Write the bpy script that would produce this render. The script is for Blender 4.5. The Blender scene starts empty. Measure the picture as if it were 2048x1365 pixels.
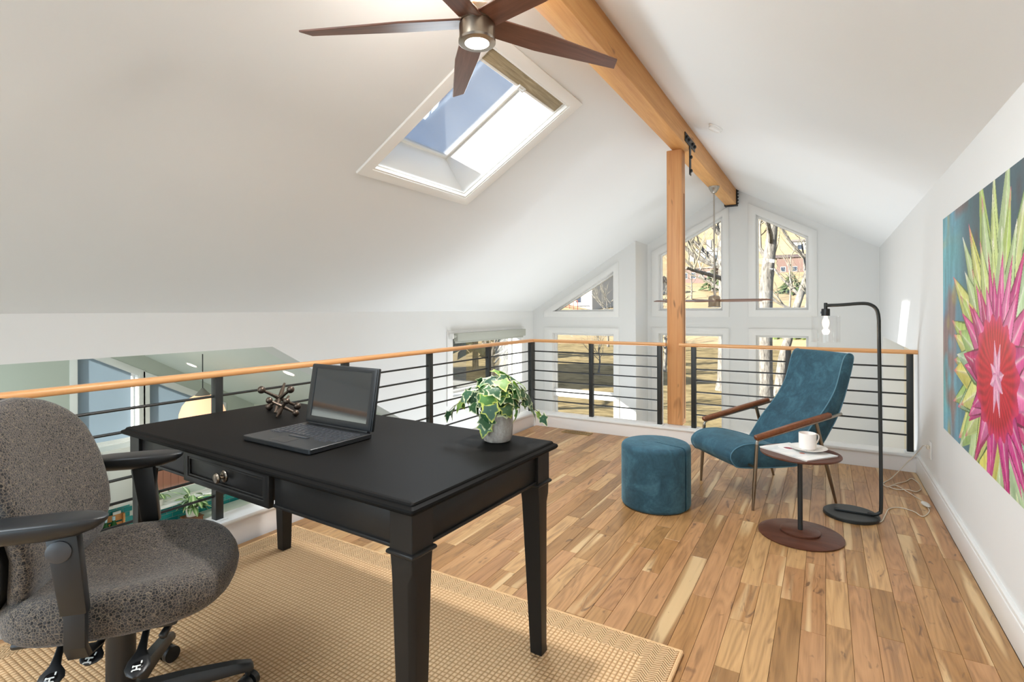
import bpy, bmesh, math, random
import numpy as np
from math import sin, cos, pi, radians, sqrt, atan2
from mathutils import Vector, Matrix
from mathutils.geometry import tessellate_polygon

random.seed(7)
SC = bpy.context.scene
COL = SC.collection

# ------------------------------------------------------------------ camera
yaw, roll = radians(-30.973), radians(-0.1996)
fw = Vector((sin(yaw), cos(yaw), 0)); r0 = Vector((cos(yaw), -sin(yaw), 0)); u0 = Vector((0, 0, 1))
rr = r0 * cos(roll) + u0 * sin(roll); uu = u0 * cos(roll) - r0 * sin(roll)
cam_d = bpy.data.cameras.new('camera'); cam = bpy.data.objects.new('camera', cam_d); COL.objects.link(cam)
M = Matrix.Identity(4)
for i in range(3):
    M[i][0] = rr[i]; M[i][1] = uu[i]; M[i][2] = -fw[i]
M[0][3], M[1][3], M[2][3] = 0, 0, 1.225
cam.matrix_world = M
cam_d.sensor_width = 36; cam_d.lens = 1045.22 / 2048 * 36
cam_d.shift_y = (621.01 - 682.5) / 2048
cam_d.clip_start = 0.02; cam_d.clip_end = 2000
SC.camera = cam

# ------------------------------------------------------------------ world, sun, exposure
SUN_DIR = Vector((1, 1.05, -0.6)).normalized()
w = bpy.data.worlds.new('sky'); SC.world = w; w.use_nodes = True
nt = w.node_tree; nt.nodes.clear()
out = nt.nodes.new('ShaderNodeOutputWorld'); bg = nt.nodes.new('ShaderNodeBackground')
sky = nt.nodes.new('ShaderNodeTexSky'); sky.sky_type = 'NISHITA'; sky.sun_disc = False
sky.sun_elevation = radians(22.5); sky.sun_rotation = atan2(-SUN_DIR.x, -SUN_DIR.y)
sky.altitude = 1600; sky.air_density = 1.0; sky.dust_density = 0.1; sky.ozone_density = 3.0
tc = nt.nodes.new('ShaderNodeTexCoord'); mp = nt.nodes.new('ShaderNodeMapping')
mp.inputs['Scale'].default_value = (1.6, 3.2, 2.4); mp.inputs['Rotation'].default_value = (0.2, 0.3, 0.5)
no = nt.nodes.new('ShaderNodeTexNoise'); no.inputs['Scale'].default_value = 1.3; no.inputs['Detail'].default_value = 6
no.inputs['Distortion'].default_value = 0.8
cr = nt.nodes.new('ShaderNodeValToRGB'); cr.color_ramp.elements[0].position = 0.32; cr.color_ramp.elements[1].position = 0.62
cr.color_ramp.elements[0].color = (0, 0, 0, 1); cr.color_ramp.elements[1].color = (.75, .75, .75, 1)
mx = nt.nodes.new('ShaderNodeMixRGB'); mx.inputs[2].default_value = (4.6, 4.9, 5.3, 1)
nt.links.new(tc.outputs['Generated'], mp.inputs[0]); nt.links.new(mp.outputs[0], no.inputs['Vector'])
nt.links.new(no.outputs[0], cr.inputs[0]); nt.links.new(cr.outputs[0], mx.inputs[0])
nt.links.new(sky.outputs[0], mx.inputs[1]); nt.links.new(mx.outputs[0], bg.inputs[0])
bg.inputs[1].default_value = 0.33
nt.links.new(bg.outputs[0], out.inputs[0])
sd = bpy.data.lights.new('sun', 'SUN'); sd.energy = 26.0; sd.angle = radians(0.6); sd.color = (1, .93, .82)
so = bpy.data.objects.new('sun', sd); COL.objects.link(so)
so.rotation_euler = SUN_DIR.to_track_quat('-Z', 'Y').to_euler()
so.location = (-20, -20, 20)

def area(name, loc, direction, sx, sy, power, color):
    d = bpy.data.lights.new(name, 'AREA'); d.shape = 'RECTANGLE'; d.size = sx; d.size_y = sy; d.energy = power; d.color = color
    o = bpy.data.objects.new(name, d); COL.objects.link(o); o.location = loc
    o.rotation_euler = Vector(direction).to_track_quat('-Z', 'Y').to_euler()
    return o
# fill lamp added inside the rear windows; below, daylight of the tall lower-storey glass
area('rear_fill_lamp', (-1.5, -2.55, 1.0), (0.4, 1, 0.0), 2.6, 1.7, 62, (.68, .86, 1.0))
# lamp in the skylight shaft, carrying its daylight
area('skylight_daylight', (-2.10, 3.0, 2.50), (.51, 0, -.86), .78, .9, 27, (.80, .92, 1.0))
area('rear_overhead_fill', (-2.05, -0.75, 2.40), (.51, .15, -.86), 1.0, 1.3, 48, (.82, .92, 1.0))  # added fill lamp under the slope behind the camera; no skylight there
area('lower_glass_daylight', (-1.6, 6.6, -1.7), (0.1, -1, 0.8), 3.0, 1.6, 128, (.88, .94, 1.0))
area('kitchen_daylight', (-6.3, 1.0, 0.75), (0, 1, -0.75), 2.2, 0.9, 38, (.84, .95, .95))

vs = SC.view_settings
vs.view_transform = 'Standard'; vs.look = 'None'; vs.gamma = 1.0; vs.use_curve_mapping = False
vs.exposure = 0.26
SC.cycles.use_denoising = True
SC.cycles.max_bounces = 10; SC.cycles.diffuse_bounces = 6; SC.cycles.glossy_bounces = 4
SC.cycles.transmission_bounces = 6; SC.cycles.transparent_max_bounces = 16
SC.cycles.sample_clamp_indirect = 6.0
SC.cycles.caustics_reflective = False; SC.cycles.caustics_refractive = False

# ------------------------------------------------------------------ mesh helpers
class MB:
    def __init__(s):
        s.v = []; s.f = []; s.mi = []
    def add(s, vs_, fs_, mi=0):
        b = len(s.v); s.v += [tuple(p) for p in vs_]
        for f in fs_:
            s.f.append([b + i for i in f]); s.mi.append(mi)
        return s
    def box(s, x0, x1, y0, y1, z0, z1, mi=0):
        v = [(x, y, z) for z in (z0, z1) for y in (y0, y1) for x in (x0, x1)]
        return s.add(v, [(0, 2, 3, 1), (4, 5, 7, 6), (0, 1, 5, 4), (2, 6, 7, 3), (0, 4, 6, 2), (1, 3, 7, 5)], mi)
    def hexa(s, lo, hi, mi=0):               # two rings of equal length, joined and capped
        n = len(lo)
        fs = [tuple(reversed(range(n))), tuple(range(n, 2 * n))] + [(i, (i + 1) % n, n + (i + 1) % n, n + i) for i in range(n)]
        return s.add(list(lo) + list(hi), fs, mi)
    def loft(s, rings, cap=True, mi=0, closed=True):
        n = len(rings[0]); v = [p for r in rings for p in r]; fs = []
        for k in range(len(rings) - 1):
            for i in range(n if closed else n - 1):
                j = (i + 1) % n
                fs.append((k * n + i, k * n + j, (k + 1) * n + j, (k + 1) * n + i))
        if cap:
            fs.append(tuple(reversed(range(n)))); fs.append(tuple(range((len(rings) - 1) * n, len(rings) * n)))
        return s.add(v, fs, mi)
    def lathe(s, prof, n=24, c=(0, 0, 0), mi=0, axis=None):
        rings = []
        for r, z in prof:
            ring = []
            for i in range(n):
                a = 2 * pi * i / n
                p = Vector((max(r, 1e-5) * cos(a), max(r, 1e-5) * sin(a), z))
                if axis is not None: p = axis @ p
                ring.append((p.x + c[0], p.y + c[1], p.z + c[2]))
            rings.append(ring)
        return s.loft(rings, True, mi)
    def tube(s, pts, r, n=8, mi=0, flat=None):
        pts = [Vector(p) for p in pts]; rings = []; up = None
        rs = r if isinstance(r, (list, tuple)) else [r] * len(pts)
        for i, p in enumerate(pts):
            a = pts[max(0, i - 1)]; b = pts[min(len(pts) - 1, i + 1)]
            t = (b - a)
            if t.length < 1e-9: t = Vector((0, 0, 1))
            t.normalize()
            if up is None:
                up = Vector((0, 0, 1)) if abs(t.z) < .9 else Vector((1, 0, 0))
            e1 = up - t * up.dot(t)
            if e1.length < 1e-6: e1 = t.orthogonal()
            e1.normalize(); e2 = t.cross(e1); up = e1
            k = flat if flat else 1.0
            rings.append([tuple(p + e1 * (rs[i] * k * cos(2 * pi * q / n)) + e2 * (rs[i] * sin(2 * pi * q / n))) for q in range(n)])
        return s.loft(rings, True, mi)
    def ball(s, c, r, n=12, m=8, mi=0, sc=(1, 1, 1)):
        prof = [(r * sin(pi * k / m), -r * cos(pi * k / m)) for k in range(m + 1)]
        rings = [[(c[0] + sc[0] * max(q, 1e-5) * cos(2 * pi * i / n), c[1] + sc[1] * max(q, 1e-5) * sin(2 * pi * i / n), c[2] + sc[2] * z) for i in range(n)] for q, z in prof]
        return s.loft(rings, True, mi)
    def sheet(s, outer, holes, m3, depth, mi=0):
        """flat sheet with holes: m3 maps (a, b, t) to 3-D, t runs from 0 (seen face) to depth"""
        loops = [list(outer)] + [list(h) for h in holes]
        tris = tessellate_polygon([[Vector((a, b, 0)) for a, b in L] for L in loops])
        flat = [p for L in loops for p in L]; n = len(flat)
        v = [m3(a, b, 0) for a, b in flat] + [m3(a, b, depth) for a, b in flat]
        fs = [tuple(t) for t in tris] + [tuple(n + i for i in reversed(t)) for t in tris]
        o = 0
        for L in loops:
            k = len(L)
            for i in range(k):
                fs.append((o + i, o + (i + 1) % k, n + o + (i + 1) % k, n + o + i))
            o += k
        return s.add(v, fs, mi)
    def mesh(s, name, mats, bevel=0, seg=2, smooth=True, angle=35):
        me = bpy.data.meshes.new(name); me.from_pydata(s.v, [], s.f)
        for m in (mats if isinstance(mats, (list, tuple)) else [mats]): me.materials.append(m)
        if len(set(s.mi)) > 1: me.polygons.foreach_set('material_index', s.mi)
        bm = bmesh.new(); bm.from_mesh(me)
        bmesh.ops.remove_doubles(bm, verts=bm.verts, dist=1e-6)
        bmesh.ops.recalc_face_normals(bm, faces=bm.faces)
        if bevel > 0:
            es = [e for e in bm.edges if len(e.link_faces) == 2 and e.calc_face_angle(0) > radians(28)]
            bmesh.ops.bevel(bm, geom=es, offset=bevel, segments=seg, profile=.5, affect='EDGES', clamp_overlap=True)
        bm.to_mesh(me); bm.free()
        if smooth:
            me.polygons.foreach_set('use_smooth', [True] * len(me.polygons)); me.set_sharp_from_angle(angle=radians(angle))
        me.update()
        return me
    def build(s, name, mats, parent=None, bevel=0, seg=2, smooth=True, angle=35):
        return link(name, s.mesh(name, mats, bevel, seg, smooth, angle), parent)

def link(name, me, parent=None, loc=None):
    o = bpy.data.objects.new(name, me); COL.objects.link(o)
    if parent is not None: o.parent = parent
    if loc is not None: o.location = loc
    return o
def tag(o, label=None, cat=None, group=None, kind=None):
    if label: o['label'] = label
    if cat: o['category'] = cat
    if group: o['group'] = group
    if kind: o['kind'] = kind
    return o
def thing(name, label, cat, loc=(0, 0, 0), rz=0, group=None):
    o = bpy.data.objects.new(name, None); COL.objects.link(o); o.empty_display_size = .1
    o.location = loc; o.rotation_euler = (0, 0, rz)
    return tag(o, label, cat, group)
def struct(o): o['kind'] = 'structure'; return o
def copy_tree(o, parent=None):
    c = o.copy(); COL.objects.link(c)
    if parent is not None: c.parent = parent
    for ch in list(o.children): copy_tree(ch, c)
    return c
def box(name, x0, x1, y0, y1, z0, z1, m, parent=None, bevel=0, seg=2):
    return MB().box(x0, x1, y0, y1, z0, z1).build(name, m, parent, bevel, seg)

# ------------------------------------------------------------------ material helpers
def lin(c):
    return tuple((x / 255 / 12.92) if x / 255 <= .04045 else ((x / 255 + .055) / 1.055) ** 2.4 for x in c) + (1,)
class NT:
    def __init__(s, name):
        s.m = bpy.data.materials.new(name); s.m.use_nodes = True; s.t = s.m.node_tree
        s.b = s.t.nodes['Principled BSDF']; s.o = s.t.nodes['Material Output']
    def n(s, typ, **kw):
        nd = s.t.nodes.new('ShaderNode' + typ)
        for k, v in kw.items():
            if k in nd.inputs: nd.inputs[k].default_value = v
            else: setattr(nd, k, v)
        return nd
    def l(s, a, b): s.t.links.new(a, b)
    def ramp(s, fac, stops, interp='LINEAR'):
        r = s.n('ValToRGB'); r.color_ramp.interpolation = interp
        e = r.color_ramp.elements
        while len(e) < len(stops): e.new(.5)
        for k, (p, c) in enumerate(stops):
            e[k].position = p; e[k].color = lin(c) if max(c) > 1.001 or len(c) == 3 else c
        s.l(fac, r.inputs[0]); return r.outputs[0]
    def mix(s, f, a, b, typ='MIX'):
        m = s.n('MixRGB', blend_type=typ)
        for i, x in ((0, f), (1, a), (2, b)):
            if hasattr(x, 'is_output') or hasattr(x, 'links'): s.l(x, m.inputs[i])
            else: m.inputs[i].default_value = x
        return m.outputs[0]
    def math(s, op, a, b=0.0):
        m = s.n('Math', operation=op)
        for i, x in ((0, a), (1, b)):
            if hasattr(x, 'links'): s.l(x, m.inputs[i])
            else: m.inputs[i].default_value = x
        return m.outputs[0]
    def coord(s, scale=(1, 1, 1), kind='Object', rnd=False, rot=(0, 0, 0)):
        t = s.n('TexCoord'); mp_ = s.n('Mapping'); mp_.inputs['Scale'].default_value = scale; mp_.inputs['Rotation'].default_value = rot
        s.l(t.outputs[kind], mp_.inputs[0])
        if rnd:
            oi = s.n('ObjectInfo'); mu = s.math('MULTIPLY', oi.outputs['Random'], 37.0)
            va = s.n('VectorMath', operation='ADD'); s.l(mp_.outputs[0], va.inputs[0]); s.l(mu, va.inputs[1]); return va.outputs[0]
        return mp_.outputs[0]
    def noise(s, vec, scale=5, detail=3, rough=.5, dist=0):
        n_ = s.n('TexNoise'); n_.inputs['Scale'].default_value = scale; n_.inputs['Detail'].default_value = detail
        n_.inputs['Roughness'].default_value = rough; n_.inputs['Distortion'].default_value = dist
        s.l(vec, n_.inputs['Vector']); return n_.outputs[0]
    def bump(s, h, strength=.2, dist=.01):
        b = s.n('Bump'); b.inputs['Strength'].default_value = strength; b.inputs['Distance'].default_value = dist
        s.l(h, b.inputs['Height']); s.l(b.outputs[0], s.b.inputs['Normal'])
    def set(s, color=None, rough=None, metal=None, **kw):
        if color is not None:
            if hasattr(color, 'links'): s.l(color, s.b.inputs['Base Color'])
            else: s.b.inputs['Base Color'].default_value = lin(color)
        if rough is not None:
            if hasattr(rough, 'links'): s.l(rough, s.b.inputs['Roughness'])
            else: s.b.inputs['Roughness'].default_value = rough
        if metal is not None: s.b.inputs['Metallic'].default_value = metal
        for k, v in kw.items(): s.b.inputs[k.replace('_', ' ')].default_value = v
        return s.m
def plain(name, c, rough=.5, metal=0, var=0.0, scale=8, bump=0, **kw):
    t = NT(name); v = t.coord()
    if var > 0:
        n_ = t.noise(v, scale, 4)
        col = t.mix(n_, tuple(max(0, x * (1 - var)) for x in lin(c)[:3]) + (1,), tuple(min(1, x * (1 + var)) for x in lin(c)[:3]) + (1,))
        t.set(col, rough, metal, **kw)
        if bump: t.bump(n_, bump, .002)
    else: t.set(c, rough, metal, **kw)
    return t.m
def wood(name, stops, scale=(40, 2, 40), rough=.45, rnd=True, tint=None, big=1.6, bump=.08, spec=.5, knots=None):
    t = NT(name); v = t.coord(scale, rnd=rnd); v2 = t.coord(tuple(x * .25 for x in scale), rnd=rnd)
    a = t.noise(v, big, 5, .6, .6); b = t.noise(v2, 1.1, 3, .5, 1.2)
    f = t.math('ADD', t.math('MULTIPLY', a, .55), t.math('MULTIPLY', b, .45))
    col = t.ramp(f, stops)
    if tint:
        oi = t.n('ObjectInfo'); tc_ = t.ramp(oi.outputs['Random'], tint); col = t.mix(1.0, col, tc_, 'MULTIPLY')
    if knots:
        kv = t.coord(knots[0], rnd=rnd); kn = t.noise(kv, 1.0, 2, .5, .4)
        kf = t.ramp(kn, [(knots[1], (0, 0, 0, 1)), (knots[1] + .07, (1, 1, 1, 1))])
        col = t.mix(t.math('MULTIPLY', kf, knots[3]), col, lin(knots[2]))
    t.set(col, rough); t.bump(a, bump, .002)
    t.b.inputs['Specular IOR Level'].default_value = spec
    return t.m
def emit(name, c, s):
    t = NT(name); t.set((0, 0, 0), .6); t.b.inputs['Emission Color'].default_value = lin(c); t.b.inputs['Emission Strength'].default_value = s
    return t.m
def glass(name, tint=(250, 253, 255), gloss=.06, edge=.8):
    t = NT(name); t.t.nodes.remove(t.b)
    tr = t.n('BsdfTransparent'); tr.inputs[0].default_value = lin(tint); gl = t.n('BsdfGlossy'); gl.inputs['Roughness'].default_value = .01
    lw = t.n('LayerWeight'); lw.inputs[0].default_value = .25
    f = t.math('ADD', t.math('MULTIPLY', lw.outputs['Fresnel'], edge), gloss * .3)
    m = t.n('MixShader'); t.l(f, m.inputs[0]); t.l(tr.outputs[0], m.inputs[1]); t.l(gl.outputs[0], m.inputs[2]); t.l(m.outputs[0], t.o.inputs[0])
    return t.m

# ------------------------------------------------------------------ materials
WALL = plain('wall_paint', (224, 225, 224), .6, var=.012, scale=3)
KWALL = plain('kitchen_wall_paint', (206, 209, 192), .6, var=.012, scale=3)
CEIL = plain('ceiling_paint', (226, 227, 226), .75, var=.01, scale=2)
TRIM = plain('trim_paint', (231, 231, 229), .35, var=.008)
CURBW = plain('curb_paint', (228, 222, 217), .4, var=.008)
FIR = wood('fir_beam', [(.25, (186, 124, 62)), (.5, (212, 155, 90)), (.75, (228, 178, 112))], (26, 1.2, 26), .5, knots=((9, 2.2, 9), .70, (120, 72, 38), .8))
FIRV = wood('fir_post', [(.25, (176, 112, 66)), (.5, (212, 152, 98)), (.75, (226, 172, 118))], (30, 30, 1.0), .5, knots=((12, 12, 3), .67, (96, 56, 32), .8))
RAILX = wood('handrail_wood_across', [(.2, (205, 142, 88)), (.5, (222, 164, 108)), (.8, (232, 182, 126))], (2, 50, 50), .35, rnd=False)
RAILY = wood('handrail_wood_along', [(.2, (205, 142, 88)), (.5, (222, 164, 108)), (.8, (232, 182, 126))], (50, 2, 50), .35, rnd=False)
BLACK = plain('black_powder_coat', (30, 33, 32), .45, var=.1)
BLACKP = plain('black_plastic', (27, 29, 31), .38, var=.12, scale=30)
BRACKET = plain('dark_steel_bracket', (46, 44, 42), .5, .4)
NICKEL = plain('brushed_nickel', (166, 150, 132), .32, 1.0, var=.06, scale=40)
CHROME = plain('polished_chrome', (215, 214, 212), .15, 1.0)
STEEL = plain('satin_steel', (176, 168, 158), .32, 1.0)
BRASS = plain('aged_brass_legs', (140, 125, 106), .35, 1.0)
WALNUT = wood('walnut_blade', [(.2, (70, 44, 32)), (.5, (112, 72, 54)), (.8, (146, 100, 78))], (2.5, 34, 34), .35)
WALNUTT = wood('walnut_table', [(.2, (56, 31, 21)), (.5, (86, 51, 37)), (.8, (112, 72, 54))], (3, 40, 40), .34, rnd=False, spec=.28)
ARMWOOD = wood('walnut_arm', [(.2, (84, 45, 22)), (.5, (118, 68, 38)), (.8, (146, 92, 54))], (40, 3, 40), .3, rnd=False)
DESK = plain('black_brown_lacquer', (33, 32, 31), .36, var=.12, scale=6)
DESK.node_tree.nodes['Principled BSDF'].inputs['Specular IOR Level'].default_value = .2
DESKT = plain('black_brown_desk_surface', (24, 23, 22), .52, var=.10, scale=3)
DESKT.node_tree.nodes['Principled BSDF'].inputs['Specular IOR Level'].default_value = .04
GLASS = glass('window_glass', (252, 254, 255), .0, .35)
LAMPGLASS = glass('clear_lamp_glass', (254, 254, 254), .04, .14)
OUTLETW = plain('white_plastic', (232, 232, 230), .35)
PORC = plain('white_porcelain', (240, 236, 230), .2, var=.01)
def velvet():
    t = NT('teal_velvet'); v = t.coord((1, 1, 1)); a = t.noise(v, 9, 5, .65, .8); b = t.noise(v, 60, 3)
    f = t.math('ADD', t.math('MULTIPLY', a, .8), t.math('MULTIPLY', b, .2))
    t.set(t.ramp(f, [(.3, (26, 56, 70)), (.5, (40, 78, 94)), (.72, (64, 106, 122))]), .85)
    t.b.inputs['Sheen Weight'].default_value = .35; t.b.inputs['Sheen Roughness'].default_value = .4; t.b.inputs['Sheen Tint'].default_value = lin((150, 195, 210))
    t.bump(a, .25, .01); return t.m
VELVET = velvet()
PIPING = plain('teal_piping', (74, 116, 134), .6)
# =================================================================== STRUCTURE
XR, XL = .595, -4.15
YF1, YF2 = 7.6, 8.2
RX, RZ, SL, SR = -1.175, 3.0, .6, .556
def zl(x): return RZ + SL * (x - RX)
def zr(x): return RZ - SR * (x - RX)

# ---- loft floor: a base slab and one board per piece
FLOORBASE = plain('floor_joint', (70, 48, 30), .7)
def oak_mat():
    t = NT('oak_board'); v = t.coord((1, 1, 1), rnd=True); oi = t.n('ObjectInfo')
    hue = t.ramp(oi.outputs['Random'], [(0, (188, 146, 98)), (.12, (168, 128, 82)), (.24, (192, 147, 103)), (.36, (180, 136, 88)), (.48, (208, 168, 118)), (.58, (160, 122, 80)), (.68, (184, 139, 96)), (.8, (176, 136, 88)), (.9, (197, 153, 106)), (1, (186, 146, 98))], 'CONSTANT')
    # cathedral figure: stretched, distorted rings; fine pores; sapwood streak; dark mineral streaks and knots
    dn = t.n('TexNoise'); dn.inputs['Scale'].default_value = 1.0; dn.inputs['Detail'].default_value = 2
    t.l(t.coord((8, .8, 8), rnd=True), dn.inputs['Vector'])
    ring = t.math('FRACT', t.math('MULTIPLY', dn.outputs[0], 16.0)); ringv = t.math('MULTIPLY', t.math('ABSOLUTE', t.math('SUBTRACT', ring, .5)), 2.0)
    pores = t.noise(t.coord((170, 6, 170), rnd=True), 1.0, 3, .6)
    broad = t.noise(t.coord((16, .9, 16), rnd=True), 1.0, 3, .55, .5)
    f = t.math('ADD', t.math('MULTIPLY', ringv, .17), t.math('ADD', t.math('MULTIPLY', pores, .33), t.math('MULTIPLY', broad, .50)))
    val = t.ramp(f, [(.25, (176, 166, 154)), (.5, (232, 226, 218)), (.75, (255, 253, 250))])
    col = t.mix(1.0, hue, val, 'MULTIPLY')
    sap = t.ramp(t.noise(t.coord((11, .5, 11), rnd=True), 1.0, 2), [(.60, (0, 0, 0, 1)), (.66, (1, 1, 1, 1))])
    col = t.mix(t.math('MULTIPLY', sap, .55), col, lin((232, 204, 156)))
    dk_ = t.ramp(t.noise(t.coord((26, 2.2, 26), rnd=True), 1.0, 4, .6, .8), [(.57, (0, 0, 0, 1)), (.70, (1, 1, 1, 1))])
    col = t.mix(t.math('MULTIPLY', dk_, .55), col, lin((104, 74, 48)))
    kn = t.ramp(t.noise(t.coord((18, 7, 18), rnd=True), 1.0, 2, .5, 1.2), [(.66, (0, 0, 0, 1)), (.75, (1, 1, 1, 1))])
    col = t.mix(t.math('MULTIPLY', kn, .7), col, lin((84, 58, 42)))
    t.set(col, .33); t.bump(pores, .06, .002); t.b.inputs['Specular IOR Level'].default_value = .4
    return t.m
OAK = oak_mat()
b = MB().box(-2.67, .6, -2.6, 4.95, -.03, -.012)
floor = struct(b.build('floor', FLOORBASE, smooth=False))
random.seed(11)
PW = .0826; plank_me = {}
def plank_mesh(L):
    k = round(L, 2)
    if k not in plank_me:
        h = PW / 2 - .0005
        plank_me[k] = MB().box(-h, h, 0, k - .001, -.012, 0).mesh('floor_plank', OAK, bevel=.0009, seg=1)
    return plank_me[k]
x = .575 - PW / 2; rows = 0
rest = MB()
while x > -2.66:
    y = 4.9; rows += 1; first = True
    while y > 1.55:
        L = random.choice([.32, .4, .5, .62, .75, .9, 1.05])
        if first: L *= random.uniform(.3, 1); first = False
        if y - L < 1.2: L = max(.3, y - 1.5)
        L = round(L, 2)
        link('floor_plank', plank_mesh(L), floor, (x, y - L, 0)); y -= L
    rest.box(x - PW / 2 + .0005, x + PW / 2 - .0005, -2.55, y - .001, -.012, 0)
    x -= PW
o = rest.build('floor_plank_run', OAK, floor); o['kind'] = 'stuff'

# ---- curbs under the railings
def curb(name, body, cap):
    o = struct(MB().box(*body).build(name, CURBW, bevel=.002)); MB().box(*cap).build('cap', TRIM, o, bevel=.004); return o
curb('trim_1', (-2.79, .595, 4.905, 5.035, -.36, .113), (-2.80, .595, 4.893, 5.06, .113, .135))
curb('trim_2', (-2.79, -2.675, -2.5, 4.905, -.36, .113), (-2.80, -2.663, -2.5, 4.893, .113, .135))
o = struct(MB().box(.575, .597, -2.5, 4.905, 0, .118).box(.579, .597, -2.5, 4.905, .118, .135).build('baseboard_right', TRIM, bevel=.003))

# ---- walls
m_right = lambda a, b_, t: (XR + t, a, b_)
wr = MB().sheet([(-2.7, -2.7), (8.35, -2.7), (8.35, zr(XR) + .02), (-2.7, zr(XR) + .02)],
                [[(5.16, -2.6), (7.75, -2.6), (7.75, .89), (5.16, .89)]], m_right, .22)
struct(wr.build('wall_right', WALL, smooth=False))
rec = MB().box(.80, .95, 5.0, 7.9, -2.7, 1.0)
struct(rec.build('wall_stair_recess', plain('stair_paint', (226, 214, 188), .6), smooth=False))

def m_far(Y): return lambda a, b_, t: (a, Y + t, b_)
W_TRI = [(-3.80, 1.2), (-2.757, 1.2), (-2.757, 1.826)]
W_LOW1 = [(-3.80, -.60), (-2.757, -.60), (-2.757, .862), (-3.80, .862)]
W_MID = [(-2.245, 1.207), (-1.295, 1.207), (-1.295, 2.615), (-2.245, 2.09)]
W_LOW2 = [(-2.245, -1.3), (-1.295, -1.3), (-1.295, .862), (-2.245, .862)]
W_R = [(-.862, 1.212), (-.195, 1.212), (-.195, 2.226), (-.862, 2.60)]
W_LOW3 = [(-.862, -.10), (-.195, -.10), (-.195, .862), (-.862, .862)]
struct(MB().sheet([(XL - .02, -2.7), (-2.42, -2.7), (-2.42, zl(-2.42)), (XL - .02, zl(XL - .02))], [W_TRI, W_LOW1], m_far(YF1), .2).build('wall_far_left', WALL, smooth=False))
struct(MB().sheet([(-2.42, -2.7), (.62, -2.7), (.62, zr(.62)), (RX, RZ), (-2.42, zl(-2.42))], [W_MID, W_R, W_LOW2, W_LOW3], m_far(YF2), .2).build('wall_far', WALL, smooth=False))
struct(MB().box(-2.60, -2.418, YF1 + .012, YF2 + .19, -2.69, zl(-2.42) + .03).build('wall_far_return', WALL, smooth=False))

# left wall with the kitchen opening and one window
m_left = lambda a, b_, t: (XL - t, a, b_)
OPEN = [(-2.2, -2.6), (4.95, -2.6), (4.95, -.29), (2.841, .914), (-2.2, .92)]
WL = [(5.40, .10), (7.19, .10), (7.19, .90), (5.40, .90)]
struct(MB().sheet([(-2.7, -2.7), (7.8, -2.7), (7.8, zl(XL) + .03), (-2.7, zl(XL) + .03)], [OPEN, WL], m_left, .24).build('wall_left', WALL, smooth=False))
# rear gable wall with a bank of windows
RW = [(-2.15 + .62 * k, .55) for k in range(4)]
holes = [[(x0, .55), (x0 + .56, .55), (x0 + .56, 2.1), (x0, 2.1)] for x0, _ in RW]
struct(MB().sheet([(XL - .2, -2.7), (.8, -2.7), (.8, zr(.8)), (RX, RZ), (XL - .2, zl(XL - .2))], holes, lambda a, b_, t: (a, -2.6 - t, b_), .2).build('wall_rear', WALL, smooth=False))

# ---- ceiling slopes (the left one holds the skylight shaft)
NL = Vector((-SL, 0, 1)).normalized()
def m_cl(a, b_, t):
    p = Vector((a, b_, zl(a))) + NL * t; return tuple(p)
SKH = [(-2.59, 2.455), (-1.59, 2.455), (-1.59, 3.535), (-2.59, 3.535)]
struct(MB().sheet([(XL - .25, -2.8), (RX, -2.8), (RX, 8.4), (XL - .25, 8.4)], [SKH], m_cl, .39).build('ceiling', CEIL, smooth=False))
NR = Vector((SR, 0, 1)).normalized()
struct(MB().sheet([(RX, -2.8), (.85, -2.8), (.85, 8.4), (RX, 8.4)], [], lambda a, b_, t: tuple(Vector((a, b_, zr(a))) + NR * t), .39).build('ceiling', CEIL, smooth=False))

# ---- lower storey
LOWF = plain('lower_pale_floor', (118, 114, 110), .6, var=.04)
struct(MB().box(-6.5, 3.5, -6.4, -2.95, 2.35, 2.45).build('rear_sun_block', CEIL, smooth=False))  # added unseen slab outside, keeps the sun out of the rear windows
struct(MB().box(-8.2, .8, -2.7, 8.4, -2.76, -2.7).build('floor_lower', LOWF, smooth=False))
struct(MB().box(-2.79, .6, -2.6, 5.0, -.36, -.032).build('ceiling_lower', CEIL, smooth=False))

# ---- windows of the far wall
def inset(poly, d):
    n = len(poly); outp = []
    for i in range(n):
        p0, p1, p2 = Vector(poly[i - 1]), Vector(poly[i]), Vector(poly[(i + 1) % n])
        e1 = (p1 - p0).normalized(); e2 = (p2 - p1).normalized()
        n1 = Vector((-e1.y, e1.x)); n2 = Vector((-e2.y, e2.x))
        k = d / max(.2, (1 + n1.dot(n2)) / 1)
        outp.append(tuple(p1 + (n1 + n2) * k))
    return outp
def window(name, hole, m3, casing=None, frame=.028, depth=.07, bars=(), liner=.15):
    h = list(hole)
    area2 = sum(h[i - 1][0] * h[i][1] - h[i][0] * h[i - 1][1] for i in range(len(h)))
    if area2 < 0: h.reverse()
    cas = casing or inset(h, -.09)
    o = struct(MB().sheet(cas, [inset(h, .004)], lambda a, b_, t: m3(a, b_, -.014 + t), .0145).build(name, TRIM, bevel=.003))
    MB().sheet(inset(h, -.001), [inset(h, .010)], lambda a, b_, t: m3(a, b_, .002 + t), liner).build('jamb', TRIM, o, smooth=False)
    g = inset(h, frame + .010)
    MB().sheet(inset(h, .010), [g], lambda a, b_, t: m3(a, b_, depth + t), .05).build('sash', TRIM, o, bevel=.003)
    MB().sheet(inset(g, -.008), [], lambda a, b_, t: m3(a, b_, depth + .022 + t), .006).build('pane', GLASS, o, smooth=False)
    for (a0, b0, a1, b1) in bars:
        MB().sheet([(a0, b0), (a1, b0), (a1, b1), (a0, b1)], [], lambda a, b_, t: m3(a, b_, depth - .062 + t), .11).build('transom', TRIM, o, bevel=.003)
    return o
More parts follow.
